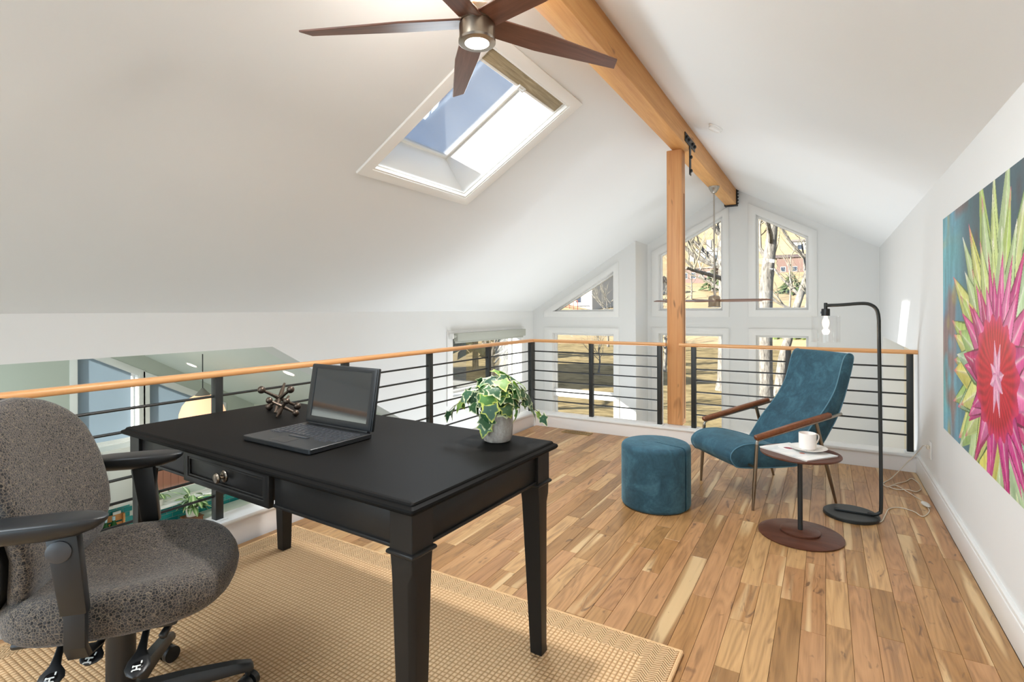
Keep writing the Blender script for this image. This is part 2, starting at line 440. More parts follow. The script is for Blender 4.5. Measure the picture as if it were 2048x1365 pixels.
window('window_1', W_TRI, m_far(YF1), [(-3.943, 1.112), (-2.677, 1.116), (-2.677, 1.955), (-3.943, 1.205)])
window('window_2', W_LOW1, m_far(YF1), [(-3.943, -.69), (-2.677, -.69), (-2.677, .946), (-3.943, .946)], bars=[(-3.795, -.165, -2.76, -.05)])
window('window_3', W_MID, m_far(YF2), [(-2.352, 1.116), (-1.212, 1.116), (-1.212, 2.735), (-2.352, 2.132)])
window('window_4', W_LOW2, m_far(YF2), [(-2.352, -1.39), (-1.212, -1.39), (-1.212, .948), (-2.352, .948)])
window('window_5', W_R, m_far(YF2), [(-.953, 1.119), (-.098, 1.119), (-.098, 2.288), (-.953, 2.755)])
window('window_6', W_LOW3, m_far(YF2), [(-.953, -.20), (-.098, -.20), (-.098, .952), (-.953, .952)])
# left wall window: deep reveal, glass near the outside
o = window('window_7', WL, m_left, [(5.29, .0), (7.28, .0), (7.28, .955), (5.29, .955)], depth=.17, liner=.2)
# rear windows
for k, (x0, _) in enumerate(RW):
    window('window_%d' % (9 + k), [(x0, .55), (x0 + .56, .55), (x0 + .56, 2.1), (x0, 2.1)], lambda a, b_, t: (a, -2.6 - t, b_), inset([(x0, .55), (x0 + .56, .55), (x0 + .56, 2.1), (x0, 2.1)], -.025))

# ---- skylight: casing on the slope, bead, shaft lining, glass, roller blind
SKW = plain('skylight_white', (236, 234, 229), .4)
sky_o = struct(MB().sheet([(-2.622, 2.395), (-1.553, 2.395), (-1.553, 3.612), (-2.622, 3.612)], [[(-2.561, 2.477), (-1.616, 2.477), (-1.616, 3.513), (-2.561, 3.513)]],
               lambda a, b_, t: m_cl(a, b_, -.018 + t), .0175).build('window_8', SKW, bevel=.003))
def ring(o1, i1, t0, t1, name, mat_):
    MB().sheet(o1, [i1], lambda a, b_, t: m_cl(a, b_, t0 + t), t1 - t0).build(name, mat_, sky_o, bevel=.002)
S0 = [(-2.56, 2.478), (-1.617, 2.478), (-1.617, 3.512), (-2.56, 3.512)]
def sk(d): return [(-2.56 + d * .86, 2.478 + d), (-1.617 - d * .86, 2.478 + d), (-1.617 - d * .86, 3.512 - d), (-2.56 + d * .86, 3.512 - d)]
ring(S0, sk(.012), -.012, .016, 'bead', SKW)
ring(sk(-.010), sk(.022), .0165, .03, 'bead', SKW)
ring(sk(-.014), sk(.014), .0305, .384, 'shaft_lining', SKW)
ring(sk(-.06), sk(.034), .385, .42, 'sash', SKW)
MB().sheet(sk(.03), [], lambda a, b_, t: m_cl(a, b_, .405 + t), .006).build('pane', glass('skylight_acrylic', (246, 250, 255), .1), sky_o, smooth=False)
BL = wood('woven_blind', [(.3, (112, 98, 74)), (.5, (160, 144, 114)), (.7, (196, 180, 150))], (60, 3, 60), .8, rnd=False, bump=.5)
bl = thing('skylight_blind', 'rolled-up woven brown-grey blind band at the top of the skylight', 'blind', m_cl(-1.67, 2.99, .03))
def bl_m(a, b_, t):
    p = Vector(m_cl(a, b_, .022 + t)) - Vector(bl.location); return tuple(p)
MB().sheet([(-1.708, 2.50), (-1.632, 2.50), (-1.632, 3.487), (-1.708, 3.487)], [], bl_m, .035).build('fabric', BL, bl, bevel=.004)
MB().sheet([(-1.722, 2.50), (-1.708, 2.50), (-1.708, 3.487), (-1.722, 3.487)], [], bl_m, .022).build('bottom_rail', SKW, bl, bevel=.003)
h = MB().sheet([(-1.728, 2.955), (-1.698, 2.955), (-1.698, 3.035), (-1.728, 3.035)], [[(-1.720, 2.966), (-1.706, 2.966), (-1.706, 3.024), (-1.720, 3.024)]], lambda a, b_, t: bl_m(a, b_, t - .012), .012)
h.build('pull_handle', OUTLETW, bl, bevel=.002)

# =================================================================== BEAM, POST
bm_ = thing('ridge_beam', 'long fir ridge beam running under the peak of the ceiling', 'beam', (RX, 3.0, 2.74)); bm_['kind'] = 'thing'
MB().box(-.073, .073, -5.5, 5.17, 0, .24).build('beam', FIR, bm_, bevel=.006)
hg = MB().box(-.085, .085, 5.165, 5.2, -.012, -.004).box(.074, .086, 5.11, 5.2, -.012, .23).box(-.086, -.074, 5.11, 5.2, -.012, .23).box(-.085, .085, 5.10, 5.2, -.014, -.004).build('hanger', BRACKET, bm_)
for k in range(5):
    MB().lathe([(.012, 0), (.012, .012), (.006, .016)], 8, axis=Matrix.Rotation(pi / 2, 3, 'Y'), c=(.086, 5.155, .02 + .045 * k)).build('bolt', BRACKET, hg)
st = MB().box(.074, .081, 1.91, 2.33, .03, .115).box(.074, .081, 2.085, 2.155, -.24, .03).build('strap_plate', BRACKET, bm_, bevel=.002)
for (yy, zz) in ((1.95, .072), (2.04, .072), (2.20, .072), (2.29, .072), (2.12, -.07), (2.12, -.2)):
    MB().lathe([(.017, 0), (.017, .012), (.01, .018)], 8, axis=Matrix.Rotation(pi / 2, 3, 'Y'), c=(.081, yy, zz)).build('bolt', BRACKET, st)
ps = thing('timber_post', 'square fir post standing on the curb and carrying the ridge beam', 'post', (-1.228, 5.107, .135)); ps['kind'] = 'thing'
MB().box(-.070, .070, -.072, .072, 0, 2.605).build('post', FIRV, ps, bevel=.005)
MB().box(.0704, .0712, .01, .03, .05, 2.2).build('drying_crack', plain('crack_dark', (88, 54, 32), .9), ps)

# =================================================================== RAILINGS
RODZ = [.783, .679, .5755, .4695, .366, .2625]
def hr_prof(axis, a0, a1, c, w=.031, z0=.88, z1=.914):
    """rounded handrail section swept from a0 to a1"""
    P = []
    zc, hh = (z0 + z1) / 2, (z1 - z0) / 2
    for k in range(16):
        a = 2 * pi * k / 16; ca, sa = cos(a), sin(a)
        P.append((c + w * math.copysign(abs(ca) ** .6, ca), zc + hh * math.copysign(abs(sa) ** .6, sa)))
    R = []
    for a_ in (a0, a1):
        R.append([(a_, q, z) if axis == 'x' else (q, a_, z) for q, z in P])
    return R
def railing(name, label, axis, c, a0, a1, posts, loc):
    t = thing(name, label, 'railing', loc); ox, oy, oz = loc
    def off(mb):
        mb.v = [(x - ox, y - oy, z - oz) for x, y, z in mb.v]; return mb
    off(MB().loft(hr_prof(axis, a0, a1, c))).build('handrail', RAILX if axis == 'x' else RAILY, t, angle=60)
    for p in posts:
        h = .0205
        q = MB().box(p - h, p + h, c - h, c + h, .141, .882) if axis == 'x' else MB().box(c - h, c + h, p - h, p + h, .141, .882)
        po = off(q).build('post', BLACK, t, bevel=.002)
        h = .036
        q = MB().box(p - h, p + h, c - h, c + h, .135, .141) if axis == 'x' else MB().box(c - h, c + h, p - h, p + h, .135, .141)
        off(q).build('base_plate', TRIM, po, bevel=.002)
    r0_, r1_ = min(posts), max(posts)
    for z in RODZ:
        q = MB().tube([(r0_, c, z), (r1_, c, z)] if axis == 'x' else [(c, r0_, z), (c, r1_, z)], .0068, 8)
        off(q).build('rod', BLACK, t)
    return t
XRL, YRB = -2.728, 4.968
railing('loft_railing', 'long black rod railing with wood handrail behind the desk', 'y', XRL, -2.4, 4.968, [-.95, -.11, .72, 1.548, 2.395, 3.255, 4.11, 4.93], (XRL, 2.0, .135))
railing('loft_railing', 'black rod railing between the railing corner and the timber post', 'x', YRB, -2.755, -1.29, [-2.725, -2.043, -1.351], (-2.0, YRB, .135))
railing('loft_railing', 'black rod railing behind the teal armchair, from timber post to white wall', 'x', YRB, -1.166, .594, [-1.039, -.27, .5475], (-.3, YRB, .135))
# =================================================================== FANS
LENS = emit('fan_lens_lit', (255, 244, 226), 14)
LENSOFF = plain('fan_lens_frosted', (225, 222, 214), .4)
def make_fan(label, loc, drop, ang0, lit, label_lens=None):
    t = thing('ceiling_fan', label, 'fan', loc, ang0, 'ceiling fans on the ridge beam')
    # local origin: hub centre at blade height; drop = distance up to the beam
    MB().lathe([(.068, -.075), (.070, -.07), (.070, -.012), (.066, -.010), (.066, -.006), (.070, -.004), (.070, .035), (.058, .055), (.03, .065)], 40).build('motor_housing', NICKEL, t)
    MB().lathe([(.07, -.082), (.073, -.08), (.073, -.07), (.0605, -.07), (.0605, -.0815)], 40).build('light_rim', STEEL, t)
    MB().lathe([(.001, -.088), (.04, -.085), (.0605, -.077), (.0605, -.07), (.001, -.07)], 32).build('light_lens', LENS if lit else LENSOFF, t)
    MB().tube([(0, 0, .06), (0, 0, drop - .06)], .0095, 12).build('downrod', STEEL, t)
    MB().lathe([(.012, drop - .085), (.03, drop - .075), (.058, drop - .03), (.066, drop - .004), (.066, drop)], 32).build('canopy', STEEL, t)
    me = None
    for k in range(5):
        if me is None:
            pitch = radians(-11); mb = MB()
            pl = [(.055, -.052), (.30, -.056), (.692, -.038), (.722, .020), (.30, .054), (.055, .050)]
            lo = []; hi = []
            for px, py in pl:
                for L_, dz in ((lo, -.004), (hi, .004)):
                    L_.append((px, py * cos(pitch) - dz * sin(pitch), py * sin(pitch) + dz * cos(pitch)))
            mb.hexa(lo, hi); me = mb.mesh('blade', WALNUT, bevel=.0015, seg=1)
        bo = link('blade', me, t); bo.rotation_euler = (0, 0, 2 * pi * k / 5)
    return t
fan1 = make_fan('five-blade walnut and nickel ceiling fan with its light on, close overhead', (-1.17, 1.69, 2.355), .385, radians(61.5), True)
d = bpy.data.lights.new('fan_lamp', 'AREA'); d.shape = 'DISK'; d.size = .118; d.energy = 28; d.color = (1, .98, .95)
lo_ = bpy.data.objects.new('fan_lamp', d); COL.objects.link(lo_); lo_.location = (-1.17, 1.69, 2.262)
d = bpy.data.lights.new('fan_lamp_spill', 'POINT'); d.shadow_soft_size = .05; d.energy = 20; d.color = (1, .93, .85)
lo_ = bpy.data.objects.new('fan_lamp_spill', d); COL.objects.link(lo_); lo_.location = (-1.17, 1.69, 2.47)
fan2 = make_fan('unlit ceiling fan on a long rod in front of the tall gable windows', (-1.175, 6.80, 1.335), 1.405, radians(-25), False)

# smoke alarm on the right ceiling slope, floor vent by the curb
sa = thing('smoke_detector', 'small white smoke detector on the ceiling beside the beam', 'detector', (-.80, 4.74, zr(-.80)))
ax = Matrix.Rotation(atan2(SR, 1), 3, 'Y')
MB().lathe([(.062, .002), (.062, -.012), (.055, -.016)], 28, axis=ax).build('base', OUTLETW, sa)
MB().lathe([(.055, -.016), (.055, -.030), (.045, -.036), (.001, -.038)], 28, axis=ax).build('cover', OUTLETW, sa)
ve = thing('floor_vent', 'small brass floor vent by the far curb', 'vent', (-2.13, 4.80, 0))
VB = plain('vent_brass', (150, 126, 70), .4, .9)
MB().sheet([(-.15, -.05), (.15, -.05), (.15, .05), (-.15, .05)], [[(-.13, -.034), (.13, -.034), (.13, .034), (-.13, .034)]], lambda a, b_, t_: (a, b_, .004 - t_), .004).build('frame', VB, ve)
for k in range(11):
    box('slat', -.125 + k * .0245, -.113 + k * .0245, -.034, .034, .0005, .003, VB, ve)

# =================================================================== RUG
def rug_mat():
    t = NT('sisal_rug'); tcn = t.n('TexCoord'); sep = t.n('SeparateXYZ'); t.l(tcn.outputs['Object'], sep.inputs[0])
    X, Y = sep.outputs[0], sep.outputs[1]
    # grid weave: ribs along X, small knots along each rib, every other row shifted
    cell = 1 / .0175
    gx = t.math('MULTIPLY', X, cell); gy = t.math('MULTIPLY', Y, cell)
    fx = t.math('ABSOLUTE', t.math('SINE', t.math('MULTIPLY', gx, pi))); fy = t.math('ABSOLUTE', t.math('SINE', t.math('MULTIPLY', gy, pi)))
    grid = t.math('MULTIPLY', t.math('POWER', fx, .6), t.math('POWER', fy, .45))
    # herringbone border
    hx = t.math('MULTIPLY', X, 1 / .05)
    tri = t.math('ABSOLUTE', t.math('SUBTRACT', t.math('FRACT', hx), .5))
    hy = t.math('ADD', t.math('MULTIPLY', Y, 1 / .012), t.math('MULTIPLY', tri, 4.2))
    hbx = t.math('ABSOLUTE', t.math('SINE', t.math('MULTIPLY', hy, pi)))
    bx = t.math('GREATER_THAN', X, .96); by = t.math('GREATER_THAN', Y, 1.15); bl_ = t.math('LESS_THAN', X, -.96)
    bord = t.math('MAXIMUM', t.math('MAXIMUM', bx, by), bl_)
    hgt = t.mix(bord, grid, hbx)
    nv = t.noise(t.coord((1, 1, 1)), 90, 3); nb = t.noise(t.coord((1, 1, 1)), 2.0, 2)
    f = t.math('ADD', t.math('MULTIPLY', hgt, .75), t.math('MULTIPLY', nv, .25))
    col = t.ramp(f, [(.05, (158, 118, 78)), (.3, (204, 164, 118)), (.65, (228, 190, 146)), (1, (240, 210, 170))])
    col = t.mix(t.math('MULTIPLY', nb, .25), col, lin((206, 166, 120)))
    t.set(col, .9); t.bump(t.math('ADD', hgt, t.math('MULTIPLY', nv, .4)), .9, .006)
    t.b.inputs['Specular IOR Level'].default_value = .15
    return t.m
RUG = rug_mat()
rg = thing('rug', 'tan woven sisal rug with herringbone border under the desk', 'rug', (-1.51, .65, 0.0))
MB().box(-1.06, 1.06, -1.24, 1.25, .001, .011).build('weave', RUG, rg, bevel=.004)
BIND = plain('rug_binding', (214, 176, 130), .9, var=.15, scale=120, bump=.5)
for (a, b_) in (((-1.07, 1.25, .006), (1.07, 1.25, .006)), ((1.067, -1.24, .006), (1.067, 1.25, .006)), ((-1.067, -1.24, .006), (-1.067, 1.25, .006))):
    MB().tube([a, b_], .0075, 8).build('binding', BIND, rg)

# =================================================================== DESK
dk = thing('desk', 'large black desk with one drawer and tapered legs on the rug', 'desk', (-1.637, 1.345, 0.0), radians(-1.8))
A, B_ = .803, .375
prof = [(.022, .757), (.016, .7555), (.013, .752), (.0125, .749), (.009, .7475), (.002, .744), (0, .739), (.001, .734), (.005, .730), (.012, .728), (.02, .7265)]
def rect_ring(a, b_, z, r=.006, n=4):
    R = []
    for cx, cy, s0 in ((a - r, b_ - r, 0), (-a + r, b_ - r, 90), (-a + r, -b_ + r, 180), (a - r, -b_ + r, 270)):
        for k in range(n + 1):
            q = radians(s0 + 90 * k / n); R.append((cx + r * cos(q), cy + r * sin(q), z))
    return R
MB().loft([rect_ring(A - d_, B_ - d_, z, .008) for d_, z in prof]).build('desktop', DESKT, dk, angle=30)
LX, LY, LW = A - .026, B_ - .026, .078
# legs: block, moulding, taper
def leg_mb(sx, sy):
    mb = MB(); x1, y1 = sx * LX, sy * LY
    def sq(wd, z, fl=0):
        xs = sorted((x1, x1 - sx * wd)); ys = sorted((y1, y1 - sy * wd))
        return [(xs[0], ys[0], z), (xs[1], ys[0], z), (xs[1], ys[1], z), (xs[0], ys[1], z)]
    mb.hexa(sq(LW, .622), sq(LW, .7265))
    def sq2(e, z):
        xs = sorted((x1 + sx * e, x1 - sx * (LW + e))); ys = sorted((y1 + sy * e, y1 - sy * (LW + e)))
        return [(xs[0], ys[0], z), (xs[1], ys[0], z), (xs[1], ys[1], z), (xs[0], ys[1], z)]
    mb.loft([sq2(.0, .625), sq2(.006, .622), sq2(.008, .617), sq2(.006, .612), sq2(-.001, .609)])
    # tapered shaft with a chamfered flute on the outer corner
    def oct(wd, z, ch, inn):
        ox, oy = x1 - sx * inn, y1 - sy * inn
        pts = [(ox - sx * ch, oy), (ox - sx * wd, oy), (ox - sx * wd, oy - sy * wd), (ox, oy - sy * wd), (ox, oy - sy * ch)]
        return [(px, py, z) for px, py in pts]
    w0 = LW - .002
    mb.loft([oct(w0, .610, .002, .001), oct(w0 - .004, .575, .004, .001), oct(w0 - .006, .545, .016, .001), oct(.048, .04, .012, .004), oct(.046, .0115, .004, .005)])
    return mb
for sx in (-1, 1):
    for sy in (-1, 1):
        leg_mb(sx, sy).build('leg', DESK, dk, bevel=.0015, seg=1)
ai = .012   # apron set back from the leg faces
def apron(name, x0, x1, y0, y1):
    mb = MB().box(x0, x1, y0, y1, .630, .7265)
    lx0, lx1, ly0, ly1 = (x0, x1, y0 - .006, y1 + .006) if abs(x1 - x0) > abs(y1 - y0) else (x0 - .006, x1 + .006, y0, y1)
    mb.box(lx0, lx1, ly0, ly1, .622, .632)
    return mb.build(name, DESK, dk, bevel=.002)
apron('apron', -LX + LW, LX - LW, LY - ai - .02, LY - ai)
for sx in (-1, 1):
    xa = sx * (LX - ai); apron('apron', min(xa, xa - sx * .02), max(xa, xa - sx * .02), -LY + LW, LY - LW)
# front apron: two side panels and a drawer between
D0, D1 = -.335, .185
yf = -(LY - ai)
apron('apron', -LX + LW, D0 - .006, yf, yf + .02); apron('apron', D1 + .006, LX - LW, yf, yf + .02)
dr = MB().sheet([(D0, .618), (D1, .618), (D1, .7255), (D0, .7255)], [[(D0 + .03, .640), (D1 - .03, .640), (D1 - .03, .708), (D0 + .03, .708)]], lambda a, b_, t_: (a, yf - .016 + t_, b_), .02)
dr.box(D0 + .028, D1 - .028, yf - .009, yf + .01, .638, .71)
dr = dr.build('drawer', DESK, dk, bevel=.003)
MB().sheet([(D0 + .03, .640), (D1 - .03, .640), (D1 - .03, .708), (D0 + .03, .708)], [[(D0 + .038, .648), (D1 - .038, .648), (D1 - .038, .700), (D0 + .038, .700)]], lambda a, b_, t_: (a, yf - .0135 + t_, b_), .006).build('panel_moulding', DESK, dr, bevel=.0025)
MB().box(D0 + .02, D1 - .02, yf + .01, LY - .05, .632, .70).build('drawer_box', DESK, dr)
KN = plain('pewter_knob', (150, 138, 124), .3, 1.0)
MB().lathe([(.019, 0), (.02, .002), (.017, .005), (.008, .007), (.006, .014), (.008, .019), (.0165, .022), (.0175, .026), (.014, .031), (.001, .033)], 20, axis=Matrix.Rotation(pi / 2, 3, 'X'), c=((D0 + D1) / 2, yf - .010, .674)).build('knob', KN, dr)

# =================================================================== LAPTOP
lp = thing('laptop', 'open black laptop with a dark glossy screen on the desk', 'laptop', (-1.617, 1.247, .757), radians(-1.5))
LAPM = plain('laptop_black', (34, 36, 38), .42, var=.06)
KEYM = plain('laptop_key', (52, 55, 60), .35)
SCRM = plain('laptop_screen_glass', (44, 47, 48), .06); SCRM.node_tree.nodes['Principled BSDF'].inputs['Specular IOR Level'].default_value = .9
MB().loft([rect_ring(.188, .130, .001, .006), rect_ring(.191, .133, .004, .008), rect_ring(.191, .133, .017, .008), rect_ring(.189, .131, .019, .008)]).build('base', LAPM, lp)
tp = MB().box(-.055, .035, -.118, -.062, .019, .0196).build('touchpad', plain('touchpad_black', (28, 29, 31), .3), lp)
box('spacebar_row', -.045, .055, -.047, -.033, .019, .0215, KEYM, lp, bevel=.001)
kb = MB(); rows_ = [(.115, 15, 0), (.096, 14, .004), (.077, 14, .008), (.058, 13, .012), (.039, 12, .016), (.020, 12, .0)]
for r_, (yy, n_, sh) in enumerate([(.083, 16, 0), (.064, 15, .0), (.045, 15, .004), (.026, 14, .008), (.007, 14, .0), (-.012, 14, .005), (-.031, 6, .0)]):
    wk = .35 / max(n_, 14)
    for k in range(n_):
        if r_ == 6:
            x0 = -.168 + k * .02 if k < 3 else .085 + (k - 3) * .024
            wk = .02
        else: x0 = -.172 + sh + k * wk
        x0 += .0; top = .0225
        x1_ = x0 + wk - .003; y0_, y1_ = yy - .008, yy + .008
        kb.hexa([(x0, y0_, .019), (x1_, y0_, .019), (x1_, y1_, .019), (x0, y1_, .019)], [(x0 + .002, y0_ + .002, top), (x1_ - .002, y0_ + .002, top), (x1_ - .002, y1_ - .001, top), (x0 + .002, y1_ - .001, top)])
ko = kb.build('keyboard_keys', KEYM, lp); ko['kind'] = 'stuff'
til = radians(9.5); hz_ = .020; hy_ = .128
def lid(a, b_, t_):   # a across, b up the lid, t thickness toward the back
    return (a, hy_ + b_ * sin(til) + t_ * cos(til), hz_ + b_ * cos(til) - t_ * sin(til))
ld = MB().sheet([(-.191, .004), (.191, .004), (.191, .236), (-.191, .236)], [], lambda a, b_, t_: lid(a, b_, t_), .014).build('lid', LAPM, lp, bevel=.004)
MB().sheet([(-.187, .008), (.187, .008), (.187, .233), (-.187, .233)], [[(-.160, .030), (.160, .030), (.160, .218), (-.160, .218)]], lambda a, b_, t_: lid(a, b_, -.004 + t_), .0045).build('bezel', LAPM, ld, bevel=.002)
MB().sheet([(-.161, .029), (.161, .029), (.161, .219), (-.161, .219)], [], lambda a, b_, t_: lid(a, b_, -.001 + t_), .001).build('screen', SCRM, ld, smooth=False)
MB().tube([(-.17, hy_ + .006, .018), (.17, hy_ + .006, .018)], .008, 10).build('hinge', LAPM, lp)

# =================================================================== IRON JACKS
IRON = plain('cast_iron', (92, 80, 70), .38, .85, var=.2, scale=40)
def jack(label, loc, L, r, spin):
    t = thing('toy_jack', label, 'jack', loc, 0, 'iron jacks on the desk')
    f2 = Vector((fw.x, fw.y, 0)); e1 = Vector((r0.x, r0.y, 0)); q = Matrix.Rotation(spin, 3, 'Z')
    n_ = q @ (f2 * .72 + Vector((0, 0, .70))); n_.normalize(); e1 = q @ e1; e2 = n_.cross(e1).normalized()
    ball_dirs = [(e1 * a + e2 * b_) * sqrt(.5) for a in (-1, 1) for b_ in (-1, 1)]
    low = min(d_.z * L for d_ in ball_dirs) - r
    c = Vector((0, 0, -low))
    for d_ in ball_dirs:
        p = c + d_ * L
        MB().tube([c, c + d_ * L * .45, p], [r * .62, r * .40, r * .36], 10).build('arm', IRON, t)
        MB().ball(p, r, 16, 10).build('ball', IRON, t)
    for s_ in (1, -1):
        Ls = L * .95 if s_ > 0 else min(L * .9, (c.z - .004) / abs(n_.z))
        MB().tube([c, c + n_ * s_ * Ls * .5, c + n_ * s_ * Ls], [r * .62, r * .55, r * .3], 10).build('spike', IRON, t)
    return t
jack('larger cast iron jack, the rear one beside the laptop', (-2.175, 1.525, .757), .091, .0172, radians(4))
jack('smaller cast iron jack leaning in front of the larger jack', (-2.055, 1.455, .757), .062, .0145, radians(-14))

# =================================================================== IVY IN CONCRETE POT
CONC = NT('concrete_pot'); v_ = CONC.coord((1, 1, 1)); n1_ = CONC.noise(CONC.coord((1, 1, .3)), 40, 5, .6); n2_ = CONC.noise(v_, 160, 2)
CONC.set(CONC.ramp(CONC.math('ADD', CONC.math('MULTIPLY', n1_, .75), CONC.math('MULTIPLY', n2_, .25)), [(.3, (122, 114, 106)), (.5, (160, 152, 144)), (.7, (186, 180, 172))]), .9); CONC.bump(n1_, .5, .003); CONC = CONC.m
pot = thing('potted_ivy', 'variegated ivy in a grey concrete pot on the desk', 'plant', (-1.012, 1.580, .757))
MB().lathe([(.040, .0), (.048, .004), (.054, .018), (.0565, .05), (.0565, .112), (.051, .112), (.050, .096), (.001, .095)], 32).build('pot', CONC, pot)
MB().lathe([(.05, .094), (.05, .100), (.001, .102)], 20).build('soil', plain('soil_dark', (52, 40, 30), .95), pot)
def leaf_mat():
    t = NT('ivy_leaf'); at = t.n('Attribute', attribute_name='edge'); oi = t.n('ObjectInfo'); nz = t.noise(t.coord((1, 1, 1), rnd=True), 60, 3)
    base = t.ramp(oi.outputs['Random'], [(0, (30, 66, 38)), (.3, (56, 104, 52)), (.5, (50, 88, 68)), (.7, (90, 144, 58)), (.85, (72, 106, 88)), (1, (136, 176, 64))])
    e = t.math('ADD', at.outputs['Fac'], t.math('MULTIPLY', t.math('SUBTRACT', nz, .5), .9))
    f = t.ramp(e, [(.74, (0, 0, 0, 1)), (.94, (1, 1, 1, 1))])
    marg = t.ramp(oi.outputs['Random'], [(0, (206, 214, 170)), (.5, (226, 230, 190)), (.75, (200, 214, 90)), (1, (222, 226, 130))])
    ve_ = t.ramp(at.outputs['Fac'], [(0, (1, 1, 1, 1)), (.12, (0, 0, 0, 1))])
    col = t.mix(f, base, marg); col = t.mix(t.math('MULTIPLY', ve_, .35), col, lin((190, 206, 150)))
    t.set(col, .45); t.b.inputs['Subsurface Weight'].default_value = 0.0
    tl = t.n('BsdfTranslucent'); t.l(col, tl.inputs[0]); ms = t.n('MixShader'); ms.inputs[0].default_value = .25
    t.l(t.b.outputs[0], ms.inputs[1]); t.l(tl.outputs[0], ms.inputs[2]); t.l(ms.outputs[0], t.o.inputs[0]); return t.m
IVY = leaf_mat()
def leaf_mesh(sz, cup, name='leaf'):
    """five-lobed ivy leaf lying along +X, thin, cupped"""
    ol = [(0.0, 0.0), (.02, .24), (-.14, .46), (.20, .44), (.40, .56), (.50, .30), (.66, .24), (1.0, 0), (.66, -.24), (.50, -.30), (.40, -.56), (.20, -.44), (-.14, -.46), (.02, -.24)]
    mid = [(.30 + (x_ - .30) * .62, y_ * .62) for x_, y_ in ol]
    v = [(.30, 0)] + mid + ol; n = len(ol); ed = [0.0] + [.55] * n + [1.0] * n
    vv = []
    for (x_, y_) in v:
        rr_ = sqrt((x_ - .3) ** 2 + y_ * y_); vv.append((x_ * sz, y_ * sz, (-cup * rr_ ** 2 + .10 * abs(y_)) * sz))
    fs = [(0, 1 + i, 1 + (i + 1) % n) for i in range(n)]
    for i in range(n):
        j = (i + 1) % n; fs += [(1 + i, 1 + n + i, 1 + n + j, 1 + j)]
    me = bpy.data.meshes.new(name); me.from_pydata(vv, [], fs); me.materials.append(IVY)
    a = me.attributes.new('edge', 'FLOAT', 'POINT'); a.data.foreach_set('value', ed)
    me.polygons.foreach_set('use_smooth', [True] * len(me.polygons)); me.update(); return me
LM = [leaf_mesh(.062, .30), leaf_mesh(.054, .40), leaf_mesh(.046, .2)]
rnd = random.Random(5)
stems = MB()
def place_leaf(me, p, d_, tilt, nr=None, par=pot):
    d_ = Vector(d_).normalized(); nr = Vector(nr) if nr is not None else Vector((0, 0, 1)); nrm = nr - d_ * d_.dot(nr)
    if nrm.length < .05: nrm = Vector((d_.x, d_.y, .3))
    nrm.normalize(); side = nrm.cross(d_); R = Matrix((d_, side, nrm)).transposed()
    R = R @ Matrix.Rotation(tilt, 3, 'X')
    o_ = link('leaf', me, par); o_.location = p; o_.rotation_euler = R.to_euler(); return o_
for k in range(92):
    a = k * 2.39996 + rnd.uniform(-.25, .25); f = (k + .5) / 92
    el = radians(80 - 98 * f + rnd.uniform(-10, 10)); R_ = rnd.uniform(.064, .106) * (1.0 if el > 0 else .9)
    c = Vector((0, 0, .135)); R_ *= rnd.uniform(.82, 1.12); p = c + Vector((cos(a) * cos(el) * R_ * 1.16, sin(a) * cos(el) * R_ * 1.16, sin(el) * R_ * 1.0))
    nr = Vector((cos(a) * cos(el), sin(a) * cos(el), sin(el) + .25)).normalized()
    dn_ = Vector((0, 0, -1)) - nr * (-nr.z)
    if dn_.length < .2: dn_ = nr.orthogonal()
    out_ = Matrix.Rotation(rnd.uniform(-1.7, 1.7), 3, nr) @ dn_.normalized()
    if p.z < .11 and p.xy.length < .07: p.xy = p.xy.normalized() * .075
    place_leaf(rnd.choice(LM[:2] if f < .8 else LM), p - out_ * .018, out_, rnd.uniform(-.6, .6), nr)
    if k % 3 == 0: stems.tube([(cos(a) * .02, sin(a) * .02, .1), (p.x * .6, p.y * .6, p.z * .95 + .01), tuple(p)], .0012, 5)
def vine(dx, dy, pts, sizes):
    prev = None; P = [(dx * q * 1.0, dy * q, z) for q, z in pts]; stems.tube(P, .0011, 5)
    for (x_, y_, z_), m_ in zip(P[2:], sizes):
        place_leaf(LM[m_], (x_, y_, z_), (dx * .5 + rnd.uniform(-.3, .3), dy * .5 + rnd.uniform(-.3, .3), -.9), rnd.uniform(-.6, .6))
L2 = (-r0.x, -r0.y); R2 = (r0.x, r0.y)
vine(L2[0], L2[1], [(.03, .10), (.08, .135), (.115, .165), (.130, .14), (.155, .125), (.172, .108)], [1, 2, 1, 2])
vine(R2[0], R2[1], [(.03, .10), (.08, .13), (.105, .15), (.125, .12), (.145, .105), (.158, .09)], [1, 0, 2, 2])
vine(L2[0] * .5 - fw.x * .8, L2[1] * .5 - fw.y * .8, [(.03, .10), (.058, .12), (.068, .10), (.074, .075)], [0, 1])
stems.build('stems', plain('ivy_stem', (92, 84, 48), .6), pot)

